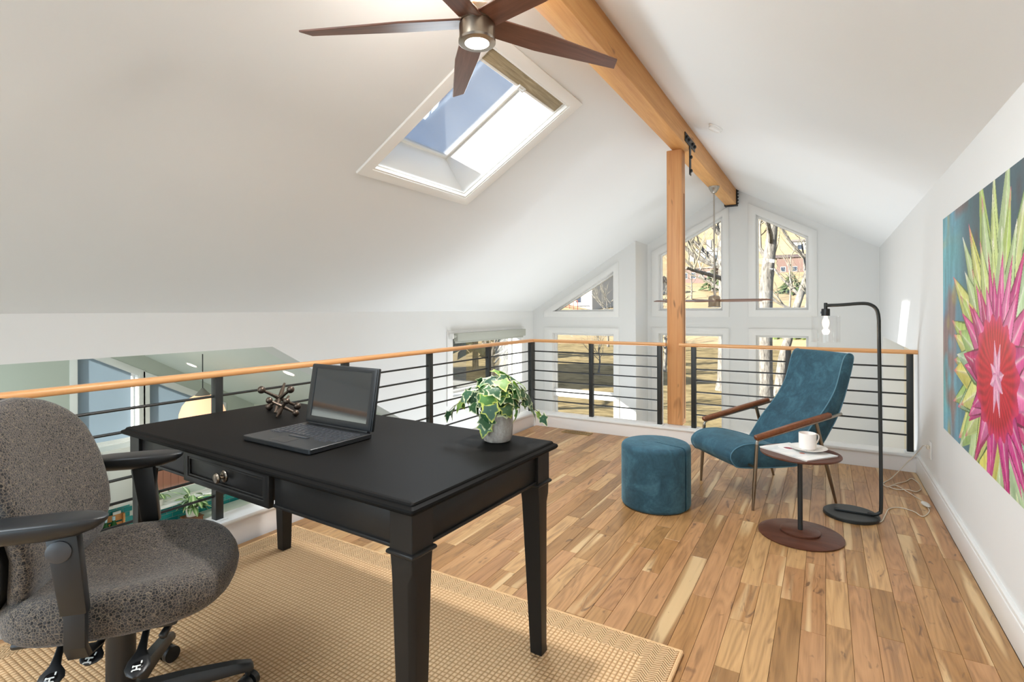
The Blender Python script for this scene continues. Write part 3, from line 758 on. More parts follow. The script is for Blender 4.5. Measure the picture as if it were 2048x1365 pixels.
# =================================================================== OTTOMAN
ot = thing('ottoman', 'round teal velvet ottoman with a slit on the wood floor', 'ottoman', (-.925, 3.30, 0))
sl_a = atan2(-.085, .20)
sl_a = radians(-19)
poly = []; R_ = .212; g = .008
N = 72
a0 = g / R_
for k in range(N + 1):
    a = sl_a + a0 + (2 * pi - 2 * a0) * k / N; poly.append((R_ * cos(a), R_ * sin(a)))
ca_, sa_ = cos(sl_a), sin(sl_a)
poly += [(0.0 * ca_ + g * sa_ * .5, 0.0 * sa_ - g * ca_ * .5), (-.02 * ca_, -.02 * sa_), (0.0 * ca_ - g * sa_ * .5, 0.0 * sa_ + g * ca_ * .5)]
rings = []
def shrink(P, d_, z):
    res = []
    for i, (px, py) in enumerate(P):
        if i <= N: q = 1 - d_ / R_; res.append((px * q, py * q, z))
        else: res.append((px, py, z))
    return res
MB().loft([shrink(poly, .012, .004), shrink(poly, .004, .010), shrink(poly, 0, .022), shrink(poly, 0, .30), shrink(poly, .0, .360), shrink(poly, .004, .374), shrink(poly, .014, .384), shrink(poly, .026, .388)]).build('upholstery', VELVET, ot, angle=50)
MB().lathe([(.18, 0), (.19, .004), (.18, .006)], 32).build('base', BLACKP, ot)
# =================================================================== ARMCHAIR
ac_rz = atan2(.674, .739)
ac = thing('armchair', 'teal velvet lounge chair with sloping wooden arms and slim metal legs', 'armchair', (-.357, 3.895, 0), ac_rz)
UO, HW = .30, .287
def catmull(P, n=5, closed=False):
    P = [Vector(p) for p in P]; res = []
    m = len(P)
    for i in range(m if closed else m - 1):
        p0 = P[(i - 1) % m] if closed or i > 0 else P[i]; p1 = P[i]; p2 = P[(i + 1) % m]
        p3 = P[(i + 2) % m] if closed or i + 2 < m else P[(i + 1) % m]
        for k in range(n):
            t = k / n
            res.append(.5 * ((2 * p1) + (p2 - p0) * t + (2 * p0 - 5 * p1 + 4 * p2 - p3) * t * t + (3 * p1 - p0 - 3 * p2 + p3) * t ** 3))
    if not closed: res.append(P[-1])
    return res
def upholst(name, profile, y0, y1):
    P = catmull(profile, 4, True)
    c = Vector((sum(p.x for p in P) / len(P), sum(p.y for p in P) / len(P)))
    def ringy(y, d_):
        R = []
        for p in P:
            q = p - c; L_ = q.length
            q = q * (1 - d_ / max(L_, .03)); R.append((c.x + q.x - UO, y, c.y + q.y))
        return R
    ys = [y0 + (y1 - y0) * k / 10 for k in range(1, 10)]
    bulge = [(-.004 * sin(pi * k / 10)) for k in range(1, 10)]
    rings = [ringy(y0, .010), ringy(y0 + .006, .0)] + [ringy(y, b_) for y, b_ in zip(ys, bulge)] + [ringy(y1 - .006, .0), ringy(y1, .010)]
    o_ = MB().loft(rings).build(name, VELVET, ac, angle=70)
    for y in (y0 + .004, y1 - .004):
        pts = [(p.x - UO, y, p.y) for p in P]
        R = []; k0 = 0
        mb = MB().tube(pts + [pts[0]], .0042, 6)
        mb.build('piping', PIPING, o_, angle=80)
    return o_
seat_p = [(-.105, .305), (-.098, .338), (-.065, .366), (0.0, .385), (.10, .384), (.22, .358), (.34, .322), (.40, .290), (.40, .245), (.33, .230), (.12, .234), (-.045, .246), (-.085, .268)]
back_p = [(.345, .300), (.40, .385), (.455, .462), (.54, .555), (.60, .632), (.648, .715), (.678, .805), (.70, .880), (.722, .922), (.752, .936), (.782, .918), (.775, .86), (.750, .77), (.715, .66), (.668, .545), (.60, .435), (.54, .350), (.47, .275), (.40, .24), (.35, .25)]
upholst('seat', seat_p, .058 - HW, .520 - HW)
upholst('backrest', back_p, .056 - HW, .522 - HW)
for yy in (0.0, .573):
    y = yy - HW
    # polished tube: rises from the front leg, bends and runs under the wooden arm to the back
    P = catmull([(.030 - UO, y, .375), (.032 - UO, y, .412), (.050 - UO, y, .428), (.10 - UO, y, .440), (.30 - UO, y, .484), (.50 - UO, y, .529), (.635 - UO, y, .562)], 5)
    MB().tube(P, .0088, 10).build('arm_tube', STEEL, ac)
    aw = MB(); R = []
    for u_, z_, s_ in ((.020, .4345, .7), (.026, .436, 1), (.29, .497, 1.05), (.545, .554, 1), (.553, .556, .7)):
        R.append([(u_ - UO - .0032 * q_, y + .018 * s_ * p_, z_ + .0145 * s_ * q_ + .004) for p_, q_ in ((-.7, -1), (.7, -1), (1, -.5), (1, .5), (.7, 1), (-.7, 1), (-1, .5), (-1, -.5))])
    aw.loft(R).build('armrest', ARMWOOD, ac, angle=50)
    MB().tube([(.002 - UO, y, 0), (.012 - UO, y, .15), (.030 - UO, y, .40)], [.0075, .0115, .0105], 12).build('leg', BRASS, ac)
    MB().tube([(.592 - UO, y, 0), (.545 - UO, y, .17), (.448 - UO, y, .515)], [.0075, .0115, .0115], 12).build('leg', BRASS, ac)
    if yy == 0.0: y_in = y
for (u_, z_) in ((.018, .262), (.49, .33)):
    MB().tube([(u_ - UO, -HW, z_), (u_ - UO, .573 - HW, z_)], .008, 8).build('crossbar', BRASS, ac)

# =================================================================== SIDE TABLE with things on it
stb = thing('side_table', 'small round walnut pedestal table in front of the armchair', 'table', (-.122, 3.235, 0))
MB().lathe([(.200, 0), (.207, .003), (.207, .008), (.178, .017), (.001, .0175)], 56).build('base', WALNUTT, stb)
MB().lathe([(.094, .0165), (.097, .019), (.097, .026), (.092, .029), (.001, .030)], 40).build('base_disc', WALNUTT, stb)
MB().lathe([(.0125, .028), (.0125, .43)], 20).build('pole', BLACK, stb)
MB().lathe([(.03, .424), (.168, .428), (.192, .436), (.197, .441), (.196, .447), (.001, .448)], 56).build('tabletop', WALNUTT, stb)
def paper_mat():
    t = NT('magazine_cover'); v = t.coord((1, 1, 1)); a = t.noise(t.coord((5, 2.5, 1)), 3, 3, .5, .5)
    t.set(t.ramp(a, [(.3, (198, 206, 208)), (.5, (226, 228, 226)), (.65, (240, 238, 234)), (.8, (196, 206, 196))]), .3); return t.m
mg = thing('magazine', 'pale magazine with small red fruit pictures on the side table', 'magazine', (-.135, 3.231, .448), atan2(-.185, .238))
COVER = paper_mat(); PAGE = plain('magazine_pages', (226, 222, 214), .7)
box('pages', -.148, .150, -.111, .111, 0, .006, PAGE, mg)
cv = box('cover', -.150, .152, -.113, .113, .006, .0072, COVER, mg)
def spot(nm, cx, cy, rx, ry, mat_, z=.0073):
    MB().lathe([(1, z), (1, z + .0003), (.001, z + .0003)], 20).build(nm, mat_, cv)
    o_ = cv.children[-1]
    return o_
for nm, cx, cy, rx, ry, c_ in (('printed_plate', -.070, .008, .052, .042, (240, 240, 238)), ('printed_fruit', -.060, .004, .021, .017, (168, 44, 62)), ('printed_fruit', .045, -.018, .015, .011, (196, 110, 88)), ('printed_fruit', -.070, -.004, .011, .010, (120, 26, 50))):
    mb = MB().lathe([(1, 0), (1, .0003), (.001, .0003)], 22)
    zz = .0073 if nm == 'printed_plate' else .0077
    if c_[0] == 120: zz = .0081
    mb.v = [(cx + x_ * rx, cy + y_ * ry, zz + z_) for x_, y_, z_ in mb.v]
    mb.build(nm, plain('print_%d' % c_[0], c_, .3), cv)
sc_ = thing('saucer', 'round white saucer under the cup on the side table', 'saucer', (-.085, 3.272, .4552))
MB().lathe([(.045, .0), (.048, .004), (.075, .010), (.092, .017), (.094, .019), (.090, .0195), (.060, .0115), (.040, .007), (.001, .007)], 44).build('dish', PORC, sc_)
cu = thing('coffee_cup', 'white china cup with round handle on the saucer', 'cup', (-.087, 3.272, .4622))
MB().lathe([(.036, .0005), (.0415, .006), (.043, .03), (.043, .088), (.0415, .0885), (.040, .086), (.040, .012), (.001, .010)], 40).build('body', PORC, cu)
hd = Vector((r0.x * .9 + fw.x * .1, r0.y * .9 + fw.y * .1, 0)).normalized()
P = [(hd.x * (.042 + dx), hd.y * (.042 + dx), z_) for dx, z_ in ((-.002, .078), (.010, .080), (.021, .074), (.024, .060), (.018, .042), (.008, .030), (-.002, .024))]
MB().tube(catmull(P, 4), .0048, 8, flat=.7).build('handle', PORC, cu)
MB().lathe([(.040, .060), (.001, .0605)], 30).build('coffee', plain('coffee', (150, 118, 92), .2), cu)
spn = thing('teaspoon', 'steel teaspoon resting on the saucer in front of the cup', 'spoon', (-.072, 3.215, .470))
e = Vector((r0.x, r0.y, 0)); 
P = [tuple(e * q + Vector((0, 0, z_))) for q, z_ in ((-.02, .001), (.0, .002), (.03, .004), (.065, .006))]
MB().tube(P, [.0015, .0018, .0024, .003], 6, flat=.5).build('handle', CHROME, spn)
mb = MB().ball((0, 0, 0), 1, 16, 8, sc=(.020, .0115, .0035)); a_ = atan2(e.y, e.x)
mb.v = [(x_ * cos(a_) - y_ * sin(a_) - e.x * .036, x_ * sin(a_) + y_ * cos(a_) - e.y * .036, z_ + .002) for x_, y_, z_ in mb.v]
mb.build('bowl', CHROME, spn)

# =================================================================== FLOOR LAMP
fl = thing('floor_lamp', 'black arched floor lamp with clear glass shade behind the armchair', 'lamp', (.125, 3.687, 0))
MB().lathe([(.138, 0), (.143, .003), (.143, .016), (.138, .020), (.001, .0205)], 48).build('base', BLACK, fl)
MB().box(-.085, .105, -.009, .009, .020, .031).build('base_bar', BLACK, fl, bevel=.002)
P = catmull([(.08, 0, .030), (.115, 0, .030), (.137, 0, .043), (.146, 0, .075), (.146, 0, .3), (.143, 0, .7), (.139, 0, 1.08), (.138, 0, 1.17), (.128, 0, 1.222), (.100, 0, 1.250), (.055, 0, 1.258), (-.05, 0, 1.250), (-.125, 0, 1.2475)], 6)
MB().tube(P, .0098, 12).build('pole', BLACK, fl)
MB().lathe([(.010, 1.215), (.010, 1.262), (.006, 1.264)], 16, c=(-.125, 0, 0)).build('stem', BLACK, fl)
MB().lathe([(.023, 1.185), (.023, 1.225), (.020, 1.228)], 24, c=(-.125, 0, 0)).build('socket', BLACKP, fl)
box('switch', -.152, -.147, -.012, -.004, 1.198, 1.212, plain('switch_grey', (120, 128, 140), .4), fl, bevel=.001)
MB().lathe([(.022, 1.1835), (.074, 1.1835), (.0765, 1.181), (.0765, 1.026), (.0735, 1.026), (.0735, 1.179), (.022, 1.180)], 48, c=(-.125, 0, 0)).build('shade', LAMPGLASS, fl)
MB().lathe([(.009, 1.184), (.010, 1.170), (.0165, 1.160), (.0195, 1.145), (.0175, 1.128), (.010, 1.110), (.003, 1.098), (.001, 1.096)], 24, c=(-.125, 0, 0)).build('bulb', emit('bulb_lit', (255, 222, 178), 3.2), fl)
d = bpy.data.lights.new('floor_lamp_bulb', 'POINT'); d.shadow_soft_size = .02; d.energy = 2.2; d.color = (1, .82, .62)
lo_ = bpy.data.objects.new('floor_lamp_bulb', d); COL.objects.link(lo_); lo_.location = (0, 3.687, 1.085)

# power cord with inline switch, plugged into an outlet
cdm = NT('clear_cord'); cdm.set((206, 196, 178), .25); cdm = cdm.m
cord = thing('power_cord', 'clear lamp cord coiled on the floor by the outlet', 'cord', (.45, 4.3, 0))
pts = [(0.235, 3.640), (0.27, 3.662), (0.299, 3.789), (0.324, 3.905), (0.37, 3.97), (0.418, 3.968), (0.457, 3.932), (0.48, 3.874), (0.507, 3.911), (0.533, 4.0), (0.535, 4.06)]
def cordpath(P, z=.0035): return catmull([(a - .45, b_ - 4.3, z if len(q) < 3 else q[2]) for q in P for a, b_ in [q[:2]]], 5)
MB().tube(cordpath(pts), .0032, 7).build('cord', cdm, cord)
pts2 = [(0.525, 4.135), (0.524, 4.179), (0.495, 4.261), (0.452, 4.377), (0.415, 4.448, .007), (0.37, 4.393, .007), (0.416, 4.365), (0.471, 4.388, .007), (0.513, 4.376), (0.548, 4.45), (0.558, 4.54), (0.55, 4.63), (0.525, 4.70), (0.486, 4.608), (0.419, 4.489, .010), (0.364, 4.381, .010), (0.341, 4.424, .006), (0.346, 4.485, .004), (.392, 4.60, .006), (.448, 4.70, .04), (.50, 4.74, .10), (.54, 4.69, .17), (.562, 4.60, .24), (.570, 4.50, .292), (.580, 4.415, .300)]
MB().tube(cordpath(pts2), .0032, 7).build('cord', cdm, cord)
sw = MB().ball((0, 0, 0), 1, 18, 10, sc=(.020, .050, .011)); a_ = radians(12)
sw.v = [(x_ * cos(a_) - y_ * sin(a_) + .528 - .45, x_ * sin(a_) + y_ * cos(a_) + 4.098 - 4.3, z_ + .012) for x_, y_, z_ in sw.v]
sw.build('inline_switch', plain('cord_switch', (206, 202, 194), .3), cord)
ou = thing('outlet', 'white wall outlet with a plug above the baseboard', 'outlet', (.594, 4.39, .29))
MB().box(-.006, 0, -.036, .036, -.057, .057).build('plate', OUTLETW, ou, bevel=.002)
MB().box(-.008, -.005, -.017, .017, -.045, -.008).build('socket', OUTLETW, ou, bevel=.002)
MB().box(-.024, -.006, -.012, .016, .004, .030).build('plug', cdm, ou, bevel=.004)

# =================================================================== PAINTING (flat print on a canvas block)
def paint():
    Y0, Y1, Z0, Z1 = 3.815, 1.60, .546, 1.734     # left edge is the far one
    nu, nv_ = 460, 330
    U, V = np.meshgrid(np.linspace(0, 1, nu + 1), np.linspace(0, 1, nv_ + 1))
    Yg = Y0 + (Y1 - Y0) * U; Zg = Z0 + (Z1 - Z0) * V
    px, pz = 2.735 - Yg, Zg - .95                  # flower centre; px grows toward the near end
    rg_ = np.random.RandomState(3)
    def vnoise(sx, sy, seed):
        r_ = np.random.RandomState(seed); g_ = r_.rand(int(sy) + 3, int(sx) + 3)
        fx, fy = U * sx, V * sy; ix, iy = fx.astype(int), fy.astype(int); tx, ty = fx - ix, fy - iy
        tx = tx * tx * (3 - 2 * tx); ty = ty * ty * (3 - 2 * ty)
        return (g_[iy, ix] * (1 - tx) + g_[iy, ix + 1] * tx) * (1 - ty) + (g_[iy + 1, ix] * (1 - tx) + g_[iy + 1, ix + 1] * tx) * ty
    def L(c_): return np.array(lin(c_)[:3])
    C_ = np.zeros(U.shape + (3,))
    n1 = vnoise(9, 5, 1) * .6 + vnoise(26, 12, 2) * .4; n2 = vnoise(7, 6, 3); n3 = vnoise(60, 7, 4); n4 = vnoise(14, 8, 5)
    teal, blue, dark, rust, olive = L((104, 172, 176)), L((104, 150, 182)), L((54, 64, 72)), L((138, 100, 90)), L((172, 162, 84))
    C_[:] = teal; C_ += (blue - teal) * n2[..., None]
    k = np.clip((n1 - .52) * 5, 0, 1)[..., None]; C_ = C_ * (1 - k * .8) + rust * k * .8
    k = np.clip((n4 - .68) * 6, 0, 1)[..., None] * np.clip(1.4 - U * 6, 0, 1)[..., None]; C_ = C_ * (1 - k * .7) + olive * k * .7
    k = np.clip((U - .09) * 6, 0, 1)[..., None] * (.16 + .52 * n3[..., None]); C_ = C_ * (1 - k) + dark * k
    k = np.clip((U - .17) * 6, 0, 1)[..., None] * .72; C_ = C_ * (1 - k) + dark * k
    C_ *= (.7 + .6 * n3)[..., None]
    streak = vnoise(150, 40, 9)
    def leaf(ang, r_in, Ln, wd, col, edge, tip, mid, belly=.35, jag=0, tiplen=.16, bx=0.0, bz=0.0):
        nonlocal C_
        ca, sa = cos(ang), sin(ang)
        X_, Z_ = px - bx, pz - bz
        t = (X_ * ca + Z_ * sa - r_in) / (Ln - r_in); s_ = -X_ * sa + Z_ * ca
        tt = np.clip(t, 0, 1)
        shape = np.where(tt < belly, .62 + .38 * np.sin(tt / belly * pi / 2), ((1 - tt) / (1 - belly)) ** .95)
        wl = wd * shape + 1e-4
        if jag: wl = wl * (1 + .18 * np.sin(tt * jag))
        a_ = np.abs(s_) / wl; ins = (t >= 0) & (t <= 1) & (a_ <= 1)
        f_ = (a_ ** 2)[..., None]; mm = np.exp(-(a_ / .13) ** 2)[..., None]
        cc = col * (1 - .30 * f_) * (1 - mm * .45) + mid * mm * .45 + (streak[..., None] - .5) * .10
        cc = cc * (1 - .25 * (s_ > 0)[..., None])
        tp = np.clip((tt - (1 - tiplen)) / tiplen, 0, 1)[..., None]; cc = cc * (1 - tp) + tip * tp
        ed = (a_ > .86)[..., None]; cc = np.where(ed, edge, cc)
        C_ = np.where(ins[..., None], np.clip(cc, 0, 1), C_)
    greens = [L((186, 210, 116)), L((204, 220, 142)), L((218, 222, 134)), L((168, 202, 122)), L((192, 214, 158)), L((222, 216, 112)), L((166, 200, 162))]
    pinks = [L((206, 60, 140)), L((222, 92, 158)), L((190, 44, 112)), L((230, 120, 176))]
    white = L((236, 230, 226)); pk = L((210, 70, 130)); dg = L((86, 112, 58)); wine = L((112, 24, 62))
    def ell(a, ax_, az_): return 1 / sqrt((cos(a) / ax_) ** 2 + (sin(a) / az_) ** 2)
    for layer, (n_, ax_, az_, wd, off_) in enumerate(((24, .86, .88, .105, .05), (24, .80, .74, .100, .17), (22, .68, .62, .090, .0))):
        for k_ in rg_.permutation(n_):
            a = 2 * pi * (k_ + off_) / n_ + rg_.uniform(-.06, .06)
            up = sin(a); Ln = ell(a, ax_, az_) * rg_.uniform(.90, 1.08)
            if layer == 0 and up < .2: Ln *= .93
            g_ = greens[rg_.randint(len(greens))]
            if cos(a) > .35: g_ = g_ * .55 + L((172, 206, 176)) * .45
            leaf(a, .10, Ln, wd * rg_.uniform(.85, 1.15), g_, dg if rg_.rand() < .5 else g_ * .74, pk if rg_.rand() < .6 else white, white, .42, 0, .14)
    for layer, (n_, ax_, az_, wd) in enumerate(((14, .62, .54, .062), (13, .56, .46, .070), (12, .47, .40, .068))):
        for k_ in rg_.permutation(n_):
            a = 2 * pi * (k_ + .37 * layer) / n_ + rg_.uniform(-.07, .07)
            Ln = ell(a, ax_, az_) * rg_.uniform(.86, 1.1)
            p_ = pinks[rg_.randint(len(pinks))]
            leaf(a, .13, Ln, wd * rg_.uniform(.85, 1.2), p_, wine if rg_.rand() < .6 else p_ * .6, L((196, 30, 110)), white, .30, 0, .22)
    # red oval heart with radial strokes and a pale centre
    q = np.sqrt(((px + .025) / .30) ** 2 + (pz / .240) ** 2); an = np.arctan2(pz, px)
    st_ = np.clip(.5 + .5 * np.sin(an * 34 + 9 * n1 + 5 * n4) + .5 * (streak - .5), 0, 1); red = L((198, 30, 52)); dr_ = L((122, 14, 30))
    ins = q < 1 + .06 * np.sin(an * 15)
    cc = red + (dr_ - red) * (st_ * np.clip(q * 1.2, 0, 1) * .75)[..., None]
    rim = np.clip((q - .78) * 5, 0, 1)[..., None]; cc = cc * (1 - rim * .6) + L((206, 50, 110)) * rim * .6
    C_ = np.where(ins[..., None], np.clip(cc, 0, 1), C_)
    for a in (.25, 1.2, 1.75, 2.6, 3.5, 4.4, 5.0, 5.75):
        leaf(a, .0, .155 if abs(sin(a)) > .6 else .10, .030, L((232, 170, 200)), L((196, 90, 150)), L((240, 220, 232)), white, .4)
    C_ = np.clip(C_ * (.92 + .16 * vnoise(220, 120, 12))[..., None], 0, 1)
    n = (nu + 1) * (nv_ + 1); xv = .5735
    co = np.stack([np.full(U.shape, xv), Yg, Zg], -1).reshape(-1, 3)
    idx = np.arange(n).reshape(nv_ + 1, nu + 1)
    F = np.stack([idx[:-1, :-1], idx[1:, :-1], idx[1:, 1:], idx[:-1, 1:]], -1).reshape(-1, 4)
    return co, F, C_.reshape(-1, 3), (Y0, Y1, Z0, Z1)
co, F, colr, (PY0, PY1, PZ0, PZ1) = paint()
pt = thing('painting', 'large unframed painting of a spiky pink and green flower on the white wall', 'painting', (.575, (PY0 + PY1) / 2, (PZ0 + PZ1) / 2))
o3 = np.array(pt.location)
me = bpy.data.meshes.new('print'); me.from_pydata((co - o3).tolist(), [], F.tolist())
ca = me.color_attributes.new('paint', 'FLOAT_COLOR', 'POINT'); ca.data.foreach_set('color', np.concatenate([colr, np.ones((len(colr), 1))], 1).astype(np.float32).ravel())
pm = NT('canvas_paint'); at = pm.n('Attribute', attribute_name='paint'); pm.set(at.outputs['Color'], .5); pm.bump(pm.noise(pm.coord((1, 1, 1)), 300, 2), .12, .002); me.materials.append(pm.m)
link('print', me, pt)
MB().box(-.0010, .019, PY1 - o3[1], PY0 - o3[1], PZ0 - o3[2], PZ1 - o3[2]).build('canvas', plain('canvas_edge', (206, 204, 196), .7), pt)

# =================================================================== OFFICE CHAIR
def fabric_mat():
    t = NT('office_fabric'); v = t.coord((1, 1, 1)); nz = t.n('TexNoise'); nz.inputs['Scale'].default_value = 60; t.l(v, nz.inputs['Vector'])
    vv = t.n('VectorMath', operation='ADD'); sc2 = t.n('VectorMath', operation='SCALE'); sc2.inputs['Scale'].default_value = .004
    t.l(nz.outputs['Color'], sc2.inputs[0]); t.l(v, vv.inputs[0]); t.l(sc2.outputs[0], vv.inputs[1])
    vo = t.n('TexVoronoi', feature='DISTANCE_TO_EDGE'); vo.inputs['Scale'].default_value = 135; t.l(vv.outputs[0], vo.inputs['Vector'])
    vc = t.n('TexVoronoi', feature='F1'); vc.inputs['Scale'].default_value = 135; t.l(vv.outputs[0], vc.inputs['Vector'])
    cell = t.ramp(vc.outputs['Color'], [(.2, (26, 25, 26)), (.4, (56, 53, 53)), (.7, (64, 60, 58)), (.85, (15, 15, 16))], 'LINEAR')
    f = t.ramp(vo.outputs['Distance'], [(.03, (1, 1, 1, 1)), (.095, (0, 0, 0, 1))])
    col = t.mix(t.math('MULTIPLY', f, .85), cell, lin((118, 106, 91)))
    t.set(col, .9); t.bump(vo.outputs['Distance'], .35, .004); t.b.inputs['Sheen Weight'].default_value = .15; return t.m
FAB = fabric_mat()
oc = thing('office_chair', 'grey crackle-patterned swivel office chair with black armrests at the desk', 'chair', (-1.740, .708, .0116), radians(48))
# seat: rounded cushion, waterfall front
rings = []; n = 48
def sup(a, ex): return math.copysign(abs(cos(a)) ** ex, cos(a)), math.copysign(abs(sin(a)) ** ex, sin(a))
lay = [(.86, .392), (.93, .395), (.985, .410), (1.0, .432), (.99, .455), (.955, .472), (.88, .484), (.74, .489), (.55, .487), (.3, .484), (.05, .483)]
for s_, z_ in lay:
    R = []
    for k in range(n):
        a = 2 * pi * k / n; cx, cy = sup(a, .72)
        x_ = cx * .262 * s_ + .032; y_ = cy * (.262 - .012 * cx) * s_ + .012
        z2 = z_
        if x_ > .14: z2 -= .9 * (x_ - .14) ** 2 * (1 if z_ > .44 else .3)
        z2 += .55 * y_ * y_ * (1 if z_ > .44 else .2) - (.012 if (s_ < .6) else 0) * (1 - abs(cx) * s_)
        R.append((x_, y_, z2))
    rings.append(R)
MB().loft(rings).build('seat', FAB, oc, angle=80)
box('seat_pan', -.17, .19, -.18, .18, .378, .396, BLACKP, oc, bevel=.008)
# backrest
def wz(z): return float(np.interp(z, [.44, .465, .51, .58, .68, .78, .87, .925, .96, .975], [.08, .160, .205, .222, .240, .246, .226, .178, .11, .03]))
def bk(z, off_): # centre line lean, lumbar forward
    return float(np.interp(z, [.46, .54, .62, .72, .85, .98], [-.190, -.165, -.160, -.188, -.228, -.265])) + off_
zs = [.440, .443, .451, .465, .49, .53, .57, .61, .66, .71, .76, .81, .85, .885, .912, .935, .952, .965, .972, .975]
def back_rings(th, dx, sc1):
    R = []
    for z in zs:
        w_ = wz(z) * sc1; k_ = min(1, sqrt(max(0.02, 1 - ((z - .708) / .270) ** 2)) * 1.25); r = []
        for k in range(40):
            a = 2 * pi * k / 40; cx, cy = sup(a, .8)
            y_ = cy * w_; r.append((bk(z, dx) + cx * th * k_ + .75 * y_ * y_, y_ + .002, z))
        R.append(r)
    return R
MB().loft(back_rings(.048, 0, 1)).build('backrest', FAB, oc, angle=80)
sh = back_rings(.022, -.043, 1.035)
MB().loft(sh).build('back_shell', BLACKP, oc, angle=80)
MB().loft([[(x_, y_, z_) for x_, y_ in ((-.29 + q, -.035), (-.25 + q, -.035), (-.25 + q, .035), (-.29 + q, .035))] for q, z_ in ((0, .66), (.0, .50), (.03, .41), (.06, .375))]).build('back_bar', BLACKP, oc, bevel=.006)
box('back_bar_foot', -.25, -.05, -.03, .03, .362, .380, BLACKP, oc, bevel=.004)
for sgn, lab in ((-1, 'near'), (1, 'far')):
    yc = sgn * .292 + .01
    R = []
    for t_, ws, zt, zb in ((-.225, .15, -.008, -.018), (-.22, .5, .0, -.03), (-.20, .8, .006, -.036), (-.14, .98, .010, -.040), (-.04, 1, .012, -.040), (.02, .9, .012, -.034), (.055, .66, .009, -.022), (.072, .35, .004, -.010), (.076, .1, .0, -.004)):
        r = []
        for k in range(20):
            a = 2 * pi * k / 20; cx, cy = sup(a, .75)
            r.append((t_, yc + cx * .047 * ws, .722 + ((zt) * cy if cy > 0 else -zb * cy)))
        R.append(r)
    pad = MB().loft(R).build('armrest_pad', BLACKP, oc, angle=70)
    MB().loft([[(t_ * .94 - .004, yc + q_ * .040 * ws, .700 + z_) for q_, z_ in ((-1, 0), (1, 0), (1, .004), (-1, .004))] for t_, ws in ((-.21, .6), (-.1, 1), (.0, .95), (.05, .6))]).build('pad_plate', BLACKP, pad)
    y_o = yc
    fx_ = .030 if sgn < 0 else 0.0
    up = MB().hexa([(-.046 + fx_, y_o - .013, .50), (.008 + fx_, y_o - .013, .50), (.008 + fx_, y_o + .013, .50), (-.046 + fx_, y_o + .013, .50)], [(-.074 + fx_, y_o - .015, .69), (-.010 + fx_, y_o - .015, .69), (-.010 + fx_, y_o + .015, .69), (-.074 + fx_, y_o + .015, .69)])
    apo = up.build('arm_post', BLACKP, oc, bevel=.005)
    MB().lathe([(.026, 0), (.026, .004), (.020, .007), (.001, .007)], 20, axis=Matrix.Rotation(-sgn * pi / 2, 3, 'X'), c=(-.045 + fx_, y_o + sgn * .0145, .655)).build('adjust_button', plain('button_grey', (58, 60, 64), .4), apo)
    MB().loft([[(x_ + fx_, y_, z_) for x_, y_ in ((-.040, y_o - sgn * .010 + q), (.003, y_o - sgn * .010 + q), (.003, y_o + sgn * .010 + q), (-.040, y_o + sgn * .010 + q))] for q, z_ in ((0, .53), (0, .42), (-sgn * .02, .385), (-sgn * .09, .372))]).build('arm_bracket', BLACKP, oc, bevel=.004)
# mechanism, gas column, five-star base with casters
MB().lathe([(.062, .372), (.062, .385), (.03, .39)], 24).build('mechanism', BLACKP, oc)
MB().lathe([(.036, .11), (.036, .30), (.046, .302), (.046, .372)], 32).build('gas_column', BLACKP, oc)
MB().lathe([(.052, .07), (.055, .085), (.05, .125), (.036, .13)], 28).build('hub', BLACKP, oc)
for k in range(5):
    a = radians(62 - 48 + 72 * k); d2 = Vector((cos(a), sin(a), 0)); s2 = Vector((-sin(a), cos(a), 0)); R = []
    for q, z_, w_, h_ in ((.04, .105, .030, .022), (.16, .100, .025, .020), (.29, .088, .021, .016), (.335, .080, .020, .012), (.342, .076, .012, .006)):
        R.append([tuple(d2 * q + s2 * (w_ * cc) + Vector((0, 0, z_ + h_ * ss))) for cc, ss in ((-1, -.8), (-1, .2), (-.6, 1), (.6, 1), (1, .2), (1, -.8))])
    lg = MB().loft(R).build('base_leg', BLACKP, oc, angle=50)
    c_ = d2 * .325
    mb = MB().tube([tuple(c_ + Vector((0, 0, .050))), tuple(c_ + Vector((0, 0, .078)))], .008, 8)
    a2 = a + .9; ax2 = Vector((cos(a2), sin(a2), 0))
    for s_ in (-1, 1):
        p0_ = c_ + ax2 * (s_ * .006) + Vector((0, 0, .026)); p1_ = c_ + ax2 * (s_ * .026) + Vector((0, 0, .026))
        mb.tube([tuple(p0_), tuple(p1_)], .026, 18)
    mb.build('caster', BLACKP, lg)
